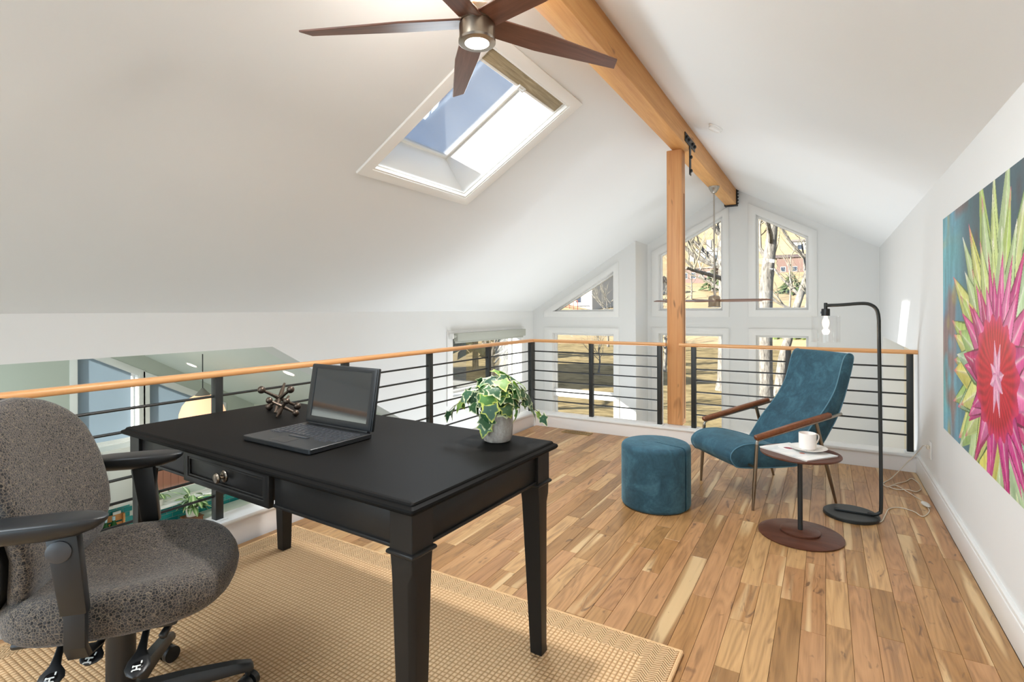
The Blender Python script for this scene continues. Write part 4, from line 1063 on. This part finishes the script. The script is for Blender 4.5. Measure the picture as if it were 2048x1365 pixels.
# levers with printed symbols
MARK = plain('white_mark', (226, 226, 222), .5)
def lever(p0_, p1_, paddle=True):
    p0_, p1_ = Vector(p0_), Vector(p1_); d2 = (p1_ - p0_).normalized(); s2 = d2.cross(Vector((0, 0, 1))).normalized(); n2 = s2.cross(d2).normalized(); L_ = (p1_ - p0_).length
    prof_ = [(0, .008, .008), (.4, .009, .007), (.58, .012, .006), (.72, .024, .005), (.84, .027, .005), (.94, .020, .004), (1, .006, .003)] if paddle else [(0, .004, .004), (.55, .004, .004), (.6, .009, .009), (.95, .011, .011), (1, .006, .006)]
    R = [[tuple(p0_ + d2 * (q * L_) + s2 * (w_ * cos(2 * pi * k / 14)) + n2 * (h_ * sin(2 * pi * k / 14))) for k in range(14)] for q, w_, h_ in prof_]
    lv = MB().loft(R).build('lever', BLACKP, oc, angle=60)
    if paddle:
        mk = MB(); o_ = p0_ + d2 * (L_ * .84) + n2 * .0062
        def bar(a0_, b0_, a1_, b1_, w_=.0016):
            A_ = o_ + s2 * a0_ + d2 * b0_; B2 = o_ + s2 * a1_ + d2 * b1_; t_ = (B2 - A_).normalized(); m_ = t_.cross(n2) * w_
            lo = [tuple(A_ - m_), tuple(B2 - m_), tuple(B2 + m_), tuple(A_ + m_)]
            mk.hexa(lo, [tuple(Vector(v2) + n2 * .0008) for v2 in lo])
        bar(-.008, -.012, -.008, -.004); bar(-.008, .002, .008, .002); bar(0, .002, 0, .013); bar(-.008, .013, .008, .013); bar(-.008, .013, -.008, .017); bar(.008, .013, .008, .017); bar(.008, -.001, .008, .005)
        mk.build('symbol', MARK, lv, smooth=False)
        MB().lathe([(.013, 0), (.012, .0006), (.001, .0006)], 18, axis=Matrix((s2, d2, n2)).transposed(), c=tuple(o_ - n2 * .0007)).build('inlay', plain('lever_inlay', (18, 18, 20), .2), lv)
LEVERS = []
for p0_, p1_, pd in (((-.070, -.150, .379), (-.047, -.275, .330), True), ((.020, -.125, .379), (.006, -.215, .334), True), ((.108, -.115, .379), (.136, -.300, .332), True), ((.170, -.080, .379), (.145, -.145, .334), False)):
    lever(p0_, p1_, pd)

# =================================================================== ROLLER SHADE on the left wall window
SHADEF = plain('roller_fabric', (176, 178, 168), .85, var=.04, scale=80)
rs = thing('roller_shade', 'rolled-up grey roller shade above the side window', 'shade', (XL + .045, 6.28, .925))
MB().box(-.028, .040, -.865, .915, -.100, .004).build('fabric_valance', SHADEF, rs, bevel=.006)
MB().tube([(.0, -.94, -.035), (.0, .92, -.035)], .022, 14).build('roller', SHADEF, rs)
MB().box(-.045, .03, -.955, -.935, -.065, .0).build('bracket', OUTLETW, rs, bevel=.004)
MB().box(-.012, .0, -.865, .905, -.128, -.098).build('hem_bar', SHADEF, rs, bevel=.003)

# =================================================================== KITCHEN beyond the opening
XK = -8.0
KS = .57
def zk(y): return 1.02 - KS * (y - 2.841)
KW_END = plain('kitchen_end_paint', (184, 190, 180), .6)
KCEIL = plain('kitchen_ceiling_paint', (220, 226, 220), .7)
KWIN1 = [(2.79, -.49), (3.475, -.49), (3.475, .365), (2.79, .73)]
KWIN2 = [(3.60, -.49), (4.60, -.49), (4.60, -.24), (3.60, .29)]
KWIN3 = [(3.46, -1.44), (4.36, -1.44), (4.36, -.72), (3.46, -.72)]
m_k = lambda a, b_, t: (XK - t, a, b_)
wk = struct(MB().sheet([(.3, -2.7), (5.2, -2.7), (5.2, zk(5.2)), (2.0, zk(2.0)), (.3, zk(2.0))], [KWIN1, KWIN2, KWIN3], m_k, .18).build('wall_kitchen', KW_END, smooth=False))
struct(MB().box(XK, XL - .22, 5.14, 5.26, -2.7, .2).build('wall_kitchen_side', KWALL, smooth=False))
struct(MB().box(XK, XL - .22, .2, .32, -2.7, 1.6).build('wall_kitchen_side', KWALL, smooth=False))
NK = Vector((0, KS, 1)).normalized()
struct(MB().sheet([(XK - .2, 1.9), (XL - .2, 1.9), (XL - .2, 5.3), (XK - .2, 5.3)], [], lambda a, b_, t: tuple(Vector((a, b_, zk(b_))) + NK * t), .15).build('ceiling_kitchen', KCEIL, smooth=False))
struct(MB().box(XK - .2, XL - .2, .2, 1.92, zk(1.92), zk(1.92) + .15).build('ceiling_kitchen', KCEIL, smooth=False))
kw = []
for nm, W_ in (('window_13', KWIN1), ('window_14', KWIN2), ('window_15', KWIN3)):
    kw.append(window(nm, W_, m_k, inset(W_, -.075), depth=.10))
SHB = NT('blue_shade_fabric'); SHB.set((156, 170, 182), .8); tl = SHB.n('BsdfTranslucent'); tl.inputs[0].default_value = lin((188, 200, 208)); ms = SHB.n('MixShader'); ms.inputs[0].default_value = .42
SHB.l(SHB.b.outputs[0], ms.inputs[1]); SHB.l(tl.outputs[0], ms.inputs[2]); SHB.l(ms.outputs[0], SHB.o.inputs[0]); SHB = SHB.m
for nm, P_, lab in (('window_shade', [(2.80, -.485), (3.40, -.485), (3.40, .40), (2.80, .72)], 'pale blue shade filling the taller slanted kitchen window'), ('window_shade', [(3.61, -.485), (4.59, -.485), (4.59, -.245), (3.61, .28)], 'pale blue shade in the lower slanted kitchen window behind the pendant')):
    t = thing(nm, lab, 'shade', (XK - .05, P_[0][0], P_[0][1]))
    MB().sheet(P_, [], lambda a, b_, t_: (t_ - .0, a - P_[0][0], b_ - P_[0][1]), .004).build('fabric', SHB, t, smooth=False)
    MB().box(-.004, .012, 0, P_[1][0] - P_[0][0], 0, .02).build('hem_bar', TRIM, t)
struct(MB().box(XK - .01, XK + .05, 2.70, 4.7, -.60, -.50).build('trim_3', TRIM, bevel=.006))
# tiles
GROUT = plain('grout', (196, 206, 200), .8)
TILE = NT('teal_tile'); oi = TILE.n('ObjectInfo'); TILE.set(TILE.ramp(oi.outputs['Random'], [(0, (22, 120, 122)), (.5, (30, 138, 138)), (1, (46, 150, 148))]), .15); TILE = TILE.m
struct_t = MB().box(XK, XK + .006, 2.75, 5.1, -1.80, -1.32).build('tile_backing', GROUT, wk)
tm = MB().box(0, .006, -.0735, .0735, -.0305, .0305).mesh('tile', TILE, bevel=.0015, seg=1)
for r_ in range(7):
    z = -1.345 - r_ * .0655
    for k in range(15):
        y = 2.83 + k * .1515 + (.076 if r_ % 2 else 0)
        if 3.375 < y < 4.44 and z > -1.53: continue
        link('tile', tm, wk, (XK + .006, y, z))
# upper cabinet left of the window
CAB = plain('cabinet_white', (206, 208, 204), .4)
cb = thing('upper_cabinet', 'white upper kitchen cabinet beside the kitchen window', 'cabinet', (XK + .195, 2.90, -1.25))
MB().box(-.165, .14, -.62, .42, 0, .74).build('carcass', CAB, cb)
for (a, b_) in ((-.615, -.195), (-.19, .018), (.022, .415)):
    dd = MB().sheet([(a, .008), (b_, .008), (b_, .73), (a, .73)], [[(a + .055, .065), (b_ - .055, .065), (b_ - .055, .67), (a + .055, .67)]], lambda q, z_, t_: (.160 - t_, q, z_), .02).box(.142, .150, a + .05, b_ - .05, .06, .68).build('door', CAB, cb, bevel=.002)
    MB().tube([(.185, b_ - .09 if a < 0 else a + .04, .05), (.185, (b_ - .03) if a < 0 else a + .10, .05)], .005, 6).build('handle', STEEL, dd)
# counter with things on it
ct = thing('kitchen_counter', 'pale kitchen counter under the teal tiles', 'counter', (XK + .355, 3.5, -2.69))
MB().box(-.32, .30, -1.4, 1.5, 0, .90).build('cabinet_base', CAB, ct)
MB().box(-.32, .34, -1.42, 1.52, .90, .94).build('worktop', plain('worktop_pale', (226, 224, 216), .3), ct, bevel=.004)
ZC = -1.75
CRW = wood('crate_wood', [(.2, (176, 116, 62)), (.5, (206, 146, 86)), (.8, (222, 168, 108))], (20, 2, 20), .6)
crt = thing('bottle_crate', 'slatted wooden crate of green bottles by the teal tiles', 'crate', (-7.80, 3.03, ZC))
for k, z_ in enumerate((.03, .135, .24)):
    MB().box(-.165, -.153, -.27, .245, z_, z_ + .085).build('slat', CRW, crt, bevel=.003)
for yy in (-.26, .235):
    MB().box(-.15, -.12, yy - .012, yy + .012, .0, .32).build('corner_post', CRW, crt, bevel=.002)
MB().box(-.153, .10, -.27, .245, .0, .012).build('bottom', CRW, crt)
box('name_plate', -.168, -.15, .12, .21, .325, .36, OUTLETW, crt)
GB = NT('green_glass'); GB.set((22, 88, 30), .08); GB.b.inputs['Transmission Weight'].default_value = .35; GB = GB.m
BLAB = plain('bottle_label', (178, 208, 222), .5); BINK = plain('bottle_label_ink', (58, 92, 150), .5); BRED = plain('bottle_label_mark', (190, 60, 60), .5)
labs = ['green mineral water bottle nearest the window end of the crate', 'middle green mineral water bottle in the wooden crate', 'green mineral water bottle at the far end of the crate, half hidden by the armrest']
def bottle(y, lab):
    t = thing('water_bottle', lab, 'bottle', (-7.86, y, ZC + .012), 0, 'green bottles in the kitchen crate')
    MB().lathe([(.034, 0), (.037, .004), (.037, .165), (.033, .19), (.018, .225), (.0145, .25), (.0145, .285), (.001, .286)], 20).build('glass', GB, t)
    MB().lathe([(.0375, .05), (.0377, .052), (.0377, .135), (.0375, .137)], 20).build('paper_label', BLAB, t)
    for z_, w_ in ((.108, .026), (.098, .02)):
        MB().box(.0372, .0382, -w_ * .5, w_ * .5, z_, z_ + .006).build('printed_line', BINK, t)
    MB().lathe([(.007, .0378), (.001, .0383)], 8, axis=Matrix.Rotation(pi / 2, 3, 'Y'), c=(0, 0, .075)).build('printed_mark', BRED, t)
    MB().lathe([(.0155, .245), (.0157, .247), (.0157, .275), (.015, .288), (.001, .289)], 14).build('cap', BLAB, t)
    return t
for y, lab in zip((3.122, 3.035, 2.94), labs): bottle(y, lab).scale = (1.1, 1.1, 1.14)
# leafy plants on the sill
PLF = NT('pothos_leaf'); oi = PLF.n('ObjectInfo'); at = PLF.n('Attribute', attribute_name='edge')
cl_ = PLF.ramp(oi.outputs['Random'], [(0, (52, 92, 44)), (.5, (84, 130, 64)), (1, (118, 160, 92))]); PLF.set(PLF.mix(PLF.ramp(at.outputs['Fac'], [(.2, (1, 1, 1, 1)), (.5, (0, 0, 0, 1))]), cl_, lin((190, 208, 160))), .4); PLF = PLF.m
def blade_leaf(sz, w_, droop):
    v = []; fs = []; ed = []; N_ = 7
    for i in range(N_):
        t_ = i / (N_ - 1); ww = w_ * sin(pi * min(1, t_ * .92 + .06)) ** .8
        for s_ in (-1, 0, 1):
            v.append((sz * t_, s_ * ww * sz, sz * (-droop * t_ * t_ + .12 * abs(s_) * ww))); ed.append(abs(s_))
    for i in range(N_ - 1):
        for s_ in range(2): fs.append((i * 3 + s_, i * 3 + s_ + 1, i * 3 + s_ + 4, i * 3 + s_ + 3))
    me = bpy.data.meshes.new('leaf'); me.from_pydata(v, [], fs); me.materials.append(PLF)
    a = me.attributes.new('edge', 'FLOAT', 'POINT'); a.data.foreach_set('value', ed); me.polygons.foreach_set('use_smooth', [True] * len(fs)); return me
BLM = [blade_leaf(.20, .20, .35), blade_leaf(.15, .24, .5)]
def house_plant(label, loc, sc, n_, potr, seed):
    t = thing('house_plant', label, 'plant', loc); r_ = random.Random(seed)
    MB().lathe([(potr * .72, 0), (potr * .78, .004), (potr, potr * 1.5), (potr * .9, potr * 1.5), (potr * .85, potr * 1.3), (.001, potr * 1.3)], 24).build('pot', PORC, t)
    st_ = MB()
    for k in range(n_):
        a = k * 2.4 + r_.uniform(-.3, .3); h_ = potr * 1.3 + r_.uniform(.02, .22) * sc; q = r_.uniform(.02, .10) * sc
        p = (cos(a) * q, sin(a) * q, h_); st_.tube([(0, 0, potr * 1.2), (cos(a) * q * .5, sin(a) * q * .5, h_ * .8), p], .003, 4)
        o_ = link('leaf', r_.choice(BLM), t); o_.location = p; o_.scale = (sc, sc, sc)
        o_.rotation_euler = (r_.uniform(-.4, .4), r_.uniform(-.75, .35), a)
    st_.build('stems', PLF, t)
    return t
house_plant('striped leafy plant in a white pot in front of the kitchen window', (-7.69, 4.00, ZC + .085), .95, 46, .085, 3)
MB().box(-.11, .11, -.11, .11, 0, .012).box(-.10, -.07, -.1, .1, -.073, 0).box(.07, .10, -.1, .1, -.073, 0).build('board', ARMWOOD, thing('plant_stand', 'dark wooden stand under the striped plant on the kitchen counter', 'stand', (-7.69, 4.00, ZC + .073)))
struct(MB().box(XK + .02, XK + .24, 3.40, 4.42, -1.475, -1.45).build('trim_4', TRIM, bevel=.004))
house_plant('smaller leafy plant in a white pot on the kitchen window sill', (-7.88, 3.66, -1.449), .62, 18, .06, 8)
# recessed lights in the kitchen slope
RIN = plain('recessed_trim', (238, 236, 230), .4); RLT = emit('recessed_lamp', (255, 236, 212), 9)
for (p, lab) in (((-7.13, 3.715), 'small recessed ceiling light beside the pendant cord'), ((-5.098, 3.69), 'small recessed ceiling light above the iron jacks')):
    t = thing('recessed_light', lab, 'light', (p[0], p[1], zk(p[1])), 0, 'recessed lights in the kitchen ceiling')
    ax = Matrix.Rotation(atan2(KS, 1), 3, 'X').inverted()
    MB().lathe([(.060, -.002), (.074, -.006), (.078, .0), (.060, .0)], 28, axis=ax).build('trim_ring', RIN, t)
    MB().lathe([(.060, -.003), (.001, -.003)], 24, axis=ax).build('lamp_face', RLT, t)
    d = bpy.data.lights.new('recessed_lamp', 'SPOT'); d.energy = 30; d.spot_size = radians(120); d.spot_blend = .8; d.shadow_soft_size = .05; d.color = (1, .92, .8)
    q = bpy.data.objects.new('recessed_lamp', d); COL.objects.link(q); q.location = (p[0], p[1], zk(p[1]) - .03)
# pendant
pd_ = thing('pendant_light', 'kitchen pendant with grey cone cap and glowing peach shade', 'lamp', (-6.2, 3.35, 0))
MB().tube([(0, 0, zk(3.35)), (0, 0, .33)], .006, 8).build('cord', BLACK, pd_)
MB().lathe([(.012, .335), (.02, .325), (.082, .252), (.001, .252)], 28).build('cap', plain('pendant_cap', (112, 108, 100), .5), pd_)
PSH = NT('peach_shade'); PSH.set((238, 196, 160), .6); PSH.b.inputs['Emission Color'].default_value = lin((250, 196, 150)); PSH.b.inputs['Emission Strength'].default_value = .8
MB().lathe([(.082, .253), (.150, .215), (.205, .14), (.236, .05), (.242, -.04), (.215, -.12), (.15, -.17), (.001, -.19)], 36).build('shade', PSH.m, pd_)

# =================================================================== OUTDOORS
def grass_mat(name, stops, sc1, sc2):
    t = NT(name); a = t.noise(t.coord((1, 1, 1)), sc1, 6, .7, .8); b_ = t.noise(t.coord((.6, 1.6, 1)), sc2, 4, .7)
    t.set(t.ramp(t.math('ADD', t.math('MULTIPLY', a, .6), t.math('MULTIPLY', b_, .4)), stops), .95); t.b.inputs['Specular IOR Level'].default_value = .1
    t.bump(b_, .6, .05); return t.m
LAWN = grass_mat('dry_lawn', [(.34, (48, 46, 29)), (.46, (95, 83, 57)), (.56, (122, 108, 77)), (.68, (69, 66, 41))], .5, 1.6)
HILL = grass_mat('dry_hillside', [(.3, (101, 88, 65)), (.5, (129, 114, 88)), (.7, (148, 133, 108))], .03, .5)
def terr(r_): return float(np.interp(r_, [0, 52, 66, 92, 141, 172, 360], [-2.95, -3.05, -2.95, 2.1, 9.8, 18, 100]))
def ground_patch(name, mat_, rs_, kind='structure'):
    v = []; fs = []; na = 80; a0_, a1_ = radians(-100), radians(60)
    for r_ in rs_:
        for k in range(na + 1):
            a = a0_ + (a1_ - a0_) * k / na; x_, y_ = r_ * sin(a), r_ * cos(a)
            v.append((x_, y_, terr(r_) + .12 * sin(x_ * .23) * cos(y_ * .19) * min(1, r_ / 30) - .03))
    for i in range(len(rs_) - 1):
        for k in range(na):
            q = i * (na + 1) + k; fs.append((q, q + 1, q + na + 2, q + na + 1))
    o_ = MB().add(v, fs).build(name, mat_); o_['kind'] = kind; return o_
ground_patch('ground', LAWN, [9.5, 14, 18, 22, 27, 33, 40, 48, 56, 66])
ground_patch('hillside', HILL, [66, 74, 84, 92, 100, 115, 130, 150, 180, 230, 300, 360])
BARK = NT('pale_bark'); nz = BARK.noise(BARK.coord((3, 3, .8)), 3, 5, .7, .4); BARK.set(BARK.ramp(nz, [(.3, (50, 46, 43)), (.5, (96, 92, 86)), (.7, (129, 124, 116))]), .95); BARK.bump(nz, .9, .08); BARK = BARK.m
TWIG = plain('pale_twigs', (120, 114, 100), .9, var=.15, scale=2)
def tree(label, base, trunk, r0_, seed, depth=4, spread=.55, up=.25, ln=2.6, group='bare trees outside', kids=3, extra=()):
    """trunk: list of points (relative), r0_: base radius; branches grow from its upper part"""
    t = thing('bare_tree', label, 'tree', base, 0, group); r_ = random.Random(seed)
    P = catmull(trunk, 4); nP = len(P)
    rs_ = [r0_ * (1 - .55 * i / (nP - 1)) for i in range(nP)]; rs_[0] *= 1.25
    MB().tube(P, rs_, 12).build('trunk', BARK, t)
    big, small = MB(), MB()
    def grow(p, d_, L_, rad, lev):
        pts = [p]; d2 = d_.copy(); nseg = 4 if lev < 2 else 3
        for s_ in range(nseg):
            d2 = (d2 + Vector((r_.uniform(-.28, .28), r_.uniform(-.28, .28), r_.uniform(-.12, .22) + up * .3))).normalized(); pts.append(pts[-1] + d2 * (L_ / nseg))
        (big if lev < 2 else small).tube([tuple(q) for q in pts], [rad * (1 - .5 * i / nseg) for i in range(nseg + 1)], 7 if lev < 2 else 4)
        if lev >= depth: return
        for c_ in range(kids if lev < 3 else 2):
            k = r_.randint(1, nseg); q = pts[k]
            nd = (d2 + Vector((r_.uniform(-1, 1), r_.uniform(-1, 1), r_.uniform(-.5, .9))) * spread * 1.5).normalized()
            grow(q, nd, L_ * r_.uniform(.55, .8), max(.006, rad * .5), lev + 1)
    for (fr, dv, L_, rr_) in extra:
        grow(Vector(P[int(fr * (nP - 1))]), Vector(dv).normalized(), L_, rr_, 1)
    for k in range(6):
        i = int(nP * (.5 + .5 * k / 6)); a = r_.uniform(0, 2 * pi)
        grow(Vector(P[min(i, nP - 1)]), Vector((cos(a), sin(a), r_.uniform(.2, .9))).normalized(), ln * r_.uniform(.7, 1.2), r0_ * .32, 1)
    grow(Vector(P[-1]), Vector((.1, .1, 1)), ln, r0_ * .4, 1)
    big.build('branches', BARK, t); o_ = small.build('twigs', TWIG, t); o_['kind'] = 'stuff'
    return t
tree('thick pale tree trunk forking high up outside the gable window', (-2.40, 26.55, -3.05), [(0, 0, 0), (0, 0, 2.2), (.07, .04, 5.4), (.25, .15, 7.3), (.36, .2, 8.8), (.4, .2, 10.5)], .36, 21, depth=4, ln=3.0,
     extra=((.72, (-.55, .1, .9), 3.4, .17), (.72, (.75, .3, .7), 3.6, .18)))
tree('slimmer leaning trunk beside the thick pale tree', (-2.05, 29.1, -3.15), [(0, 0, 0), (.22, .12, 1.9), (.5, .3, 3.1), (.75, .45, 4.3), (1.15, .65, 5.7), (1.4, .8, 6.8), (1.6, .9, 8.2)], .24, 5, depth=4, ln=2.6,
     extra=((.30, (-.9, .2, .45), 2.6, .10), (.45, (.9, .1, .5), 3.0, .12)))
tree('bare tree with limbs sweeping across the middle gable window', (-4.66, 29.9, -3.15), [(0, 0, 0), (.05, 0, 3.5), (.0, 0, 6.0), (-.1, 0, 8.3), (-.2, 0, 9.8)], .40, 33, depth=5, ln=3.2,
     extra=((.58, (-1, -.35, .12), 3.4, .15), (.80, (-.75, -.3, .75), 3.6, .16), (.45, (-1, .1, .35), 2.8, .10), (.5, (.2, .3, .9), 3.0, .12)))
tree('young bare tree seen through the side window', (-8.75, 13.4, -3.0), [(0, 0, 0), (.0, 0, 1.6), (-.03, 0, 2.5), (.02, 0, 3.0)], .10, 8, depth=4, ln=1.3, extra=((.8, (.5, .3, .9), 1.2, .05), (.8, (-.5, -.1, .9), 1.2, .05)))
tree('small bare tree by the white house', (-21.4, 57.0, -3.0), [(0, 0, 0), (0, 0, 3.0), (-.1, 0, 5.0)], .13, 13, depth=4, ln=2.4)
tree('twiggy bare sapling out on the lawn', (-13.3, 33.6, -3.05), [(0, 0, 0), (.1, 0, .8), (.0, 0, 1.6)], .07, 17, depth=4, ln=1.5, spread=.8)
tree('twiggy bare tree on the lawn behind the timber post', (-9.6, 36.5, -3.05), [(0, 0, 0), (.1, 0, 1.5), (.0, 0, 3.4)], .14, 19, depth=5, ln=2.4, spread=.8, kids=3)
tree('distant bare tree on the slope below the brown house', (-4.6, 88, 1.2), [(0, 0, 0), (.1, 0, 2.5), (.0, 0, 5)], .16, 23, depth=4, ln=3.2, spread=.8)
tree('distant bare tree on the slope in the middle gable window', (-20.5, 96, 2.6), [(0, 0, 0), (.1, 0, 2.5), (.0, 0, 5)], .18, 29, depth=4, ln=3.6, spread=.8)
tree('distant bare tree on the slope by the pale block', (-15.5, 90, 1.6), [(0, 0, 0), (.1, 0, 2.5), (.0, 0, 5)], .18, 31, depth=4, ln=3.6, spread=.8)
tree('tall bare tree beside the house whose long shadow crosses the lawn', (-14.0, 15.5, -3.0), [(0, 0, 0), (.1, 0, 1.5), (0, 0, 3), (.2, 0, 4.2)], .26, 41, depth=4, ln=1.5, spread=.8)
tree('second bare tree casting shadow streaks over the dry lawn', (-16.5, 27.5, -3.0), [(0, 0, 0), (.1, 0, 2), (0, 0, 4), (.2, 0, 6)], .32, 43, depth=4, ln=2.4, spread=.8)
# hedge with a pale low wall at its foot
HEDGE = plain('evergreen_hedge', (72, 84, 34), .9, var=.5, scale=2.0)
hd_ = thing('hedge', 'low clipped yellow-green hedge beyond the lawn', 'hedge', (-3.2, 70.0, -3.2))
r_ = random.Random(4); mb = MB()
for k in range(46):
    for q in range(3):
        c = (-5.2 + k * .24 + r_.uniform(-.1, .1), r_.uniform(-.4, .4), .45 + q * .38 + r_.uniform(-.1, .1)); s_ = r_.uniform(.28, .42)
        mb.ball(c, s_, 7, 5, sc=(1, 1, .9))
o_ = mb.build('foliage', HEDGE, hd_, smooth=False); o_['kind'] = 'stuff'
MB().box(-5.6, 5.8, -.9, -.7, 0, .32).build('edging', plain('pale_edging', (194, 189, 177), .8), hd_)
# houses: walls, roofs, windows
def house(label, base, rz, w_, d_, h_, wall, roof, wins, roofh=1.4, extra=None):
    t = thing('house', label, 'house', base, rz, None)
    MB().box(-w_ / 2, w_ / 2, -d_ / 2, d_ / 2, -2.5, h_).build('walls', wall, t)
    if roofh > .3:
        o1 = .35
        MB().add([(-w_ / 2 - o1, -d_ / 2 - o1, h_), (w_ / 2 + o1, -d_ / 2 - o1, h_), (w_ / 2 + o1, d_ / 2 + o1, h_), (-w_ / 2 - o1, d_ / 2 + o1, h_), (-w_ / 2 - o1, 0, h_ + roofh), (w_ / 2 + o1, 0, h_ + roofh)],
                 [(0, 1, 5, 4), (2, 3, 4, 5), (0, 4, 3), (1, 2, 5), (3, 2, 1, 0)]).build('roof', roof, t)
    else: MB().box(-w_ / 2 - .3, w_ / 2 + .3, -d_ / 2 - .3, d_ / 2 + .3, h_, h_ + .25).build('roof', roof, t)
    for (x_, z_, ww, hh) in wins:
        fr = MB().sheet([(x_ - ww / 2 - .1, z_ - .1), (x_ + ww / 2 + .1, z_ - .1), (x_ + ww / 2 + .1, z_ + hh + .1), (x_ - ww / 2 - .1, z_ + hh + .1)], [[(x_ - ww / 2, z_), (x_ + ww / 2, z_), (x_ + ww / 2, z_ + hh), (x_ - ww / 2, z_ + hh)]], lambda a, b_, q: (a, -d_ / 2 - .08 + q, b_), .09).build('window', HWHITE, t)
        MB().box(x_ - ww / 2, x_ + ww / 2, -d_ / 2 - .03, -d_ / 2 + .02, z_, z_ + hh).build('pane', HGLASS, fr)
    return t
HWHITE = plain('house_white', (142, 141, 138), .7); HGLASS = plain('house_window_dark', (38, 45, 57), .15); HGREY = plain('house_grey', (129, 129, 127), .7)
HRED = plain('house_brick', (89, 69, 63), .8, var=.1, scale=3); HROOF = plain('house_roof', (96, 89, 84), .8); HDARK = plain('house_dark_siding', (48, 53, 64), .7); RDECK = plain('red_deck', (151, 64, 50), .7)
hs = house('white two-storey house with dark windows and a red fence, in the triangular window', (-35.4, 86.0, 2.1), radians(-28), 9.0, 7, 5.0, HWHITE, HROOF, [(-3.4, .6, 1.4, 1.2), (-1.4, .4, 1.6, 1.5), (1.0, .4, 1.4, 1.5), (-2.6, 3.0, 1.0, 1.2), (-.4, 3.0, 1.0, 1.2), (2.2, 3.0, 1.4, 1.2)], .2)
for k in range(9):
    MB().box(-5.6 + k * 1.1, -5.5 + k * 1.1, -5.6, -5.5, -.9, .7).build('fence_post', RDECK, hs)
MB().box(-5.6, 3.3, -5.6, -5.52, .6, .72).build('fence_rail', RDECK, hs); MB().box(-5.6, 3.3, -5.6, -5.52, -.3, -.2).build('fence_rail', RDECK, hs)
MB().box(-4.6, 3.0, -4.2, -3.4, 2.3, 2.6).build('awning', RDECK, hs)
house('long red-brown house on the hillside behind the thick tree', (-6.3, 142, 9.2), radians(2), 7.5, 6, 4.2, HRED, plain('red_roof', (72, 58, 53), .8), [(-2.4, 1, .9, 1), (0, 1, .9, 1), (2.4, 1, .9, 1)], 1.0)
house('low red house with white panels in the middle gable window', (-24.2, 125, 7.6), radians(-10), 8, 6, 2.8, HRED, HROOF, [(-2.8, .7, 1.0, 1.2), (-.9, .7, 1.0, 1.2), (1.0, .7, 1.0, 1.2), (2.8, .7, 1.0, 1.2)], .2)
hg_ = house('pale grey house with a white chimney, high on the hillside', (-28.6, 158, 14.6), radians(-10), 9, 6, 3.0, HGREY, plain('pale_roof', (160, 158, 153), .8), [(-2.6, .8, 1.2, 1.2), (.4, .8, 1.2, 1.2), (2.8, .8, 1.2, 1.2)], 1.2)
MB().box(-.6, .6, -.6, .6, 3.2, 6.6).build('chimney', HWHITE, hg_)
house('small white house high on the slope, at the edge of the gable window', (-5.0, 171, 17.4), radians(4), 6, 5, 3.0, HWHITE, HROOF, [(-1.4, .8, 1, 1.2), (1.2, .8, 1, 1.2)], .9)
house('white house low behind the timber post', (-30.5, 103, 3.2), radians(-16), 7, 6, 3.4, HWHITE, HROOF, [(-2, .8, 1.2, 1.2), (.4, .8, 1.2, 1.2)], 1.2)
hn = house('dark neighbouring house shading the lawn', (-24.5, 21.5, -3.0), radians(-38), 11, 9, 6.2, HDARK, HROOF, [(-3, 1, 1.6, 1.5), (1, 1, 1.6, 1.5), (3.8, 3.8, 1.4, 1.4)], 2.4)
# evergreen shrubs that darken the side yard
EVG = plain('evergreen_needles', (55, 67, 38), .95, var=.4, scale=3)
def conifer(label, base, h_, rad, seed):
    t = thing('evergreen_tree', label, 'tree', base, 0, None); r_ = random.Random(seed); mb = MB()
    MB().tube([(0, 0, 0), (0, 0, h_ * .9)], [rad * .09, rad * .03], 8).build('trunk', BARK, t)
    for k in range(220):
        q = r_.random() ** .8; z_ = h_ * (.10 + .9 * q); rr_ = rad * (1 - q) * r_.uniform(.5, 1.05) + .1; a = r_.uniform(0, 2 * pi)
        c = Vector((cos(a) * rr_, sin(a) * rr_, z_)); s_ = rad * .18 * (1.2 - q)
        tip_ = c + Vector((cos(a) * s_ * 2, sin(a) * s_ * 2, -s_ * .7)); sd_ = Vector((-sin(a), cos(a), 0)) * s_ * .8
        mb.add([tuple(c - Vector((cos(a), sin(a), 0)) * s_), tuple(c + sd_), tuple(tip_), tuple(c - sd_), tuple(c + Vector((0, 0, s_ * .7)))], [(0, 1, 4), (1, 2, 4), (2, 3, 4), (3, 0, 4), (0, 3, 2, 1)])
    o_ = mb.build('foliage', EVG, t, smooth=False); o_['kind'] = 'stuff'
    return t
conifer('dark evergreen tree in the side yard', (-18.8, 20.5, -3.0), 7.5, 2.2, 2)
conifer('evergreen tree further along the side yard', (-21.0, 30.0, -3.0), 9, 2.6, 6)
conifer('tall evergreen at the edge of the lawn', (-27.0, 40.0, -3.0), 10, 2.8, 9)
conifer('grey-green juniper on the slope below the red-brown house', (-5.2, 104, 3.4), 4.5, 2.2, 12)
conifer('second grey-green juniper on the slope, beside the first', (-2.6, 109, 4.0), 4.0, 2.2, 14)
conifer('grey-green juniper on the slope in the middle gable window', (-19.0, 108, 4.6), 4.5, 2.4, 15)
fnc = thing('timber_fence', 'brown board fence outside the kitchen window', 'fence', (-11.2, 4.2, -2.9))
FB = plain('fence_board', (122, 78, 58), .8, var=.2, scale=6)
bme = MB().box(-.012, .012, -.068, .068, 0, 2.6).mesh('board', FB)
for k in range(34): link('board', bme, fnc, (0, -2.4 + k * .142, 0))
MB().box(.012, .05, -2.5, 2.5, .5, .6).build('rail', FB, fnc)
MB().box(.012, .05, -2.5, 2.5, 1.9, 2.0).build('rail', FB, fnc)
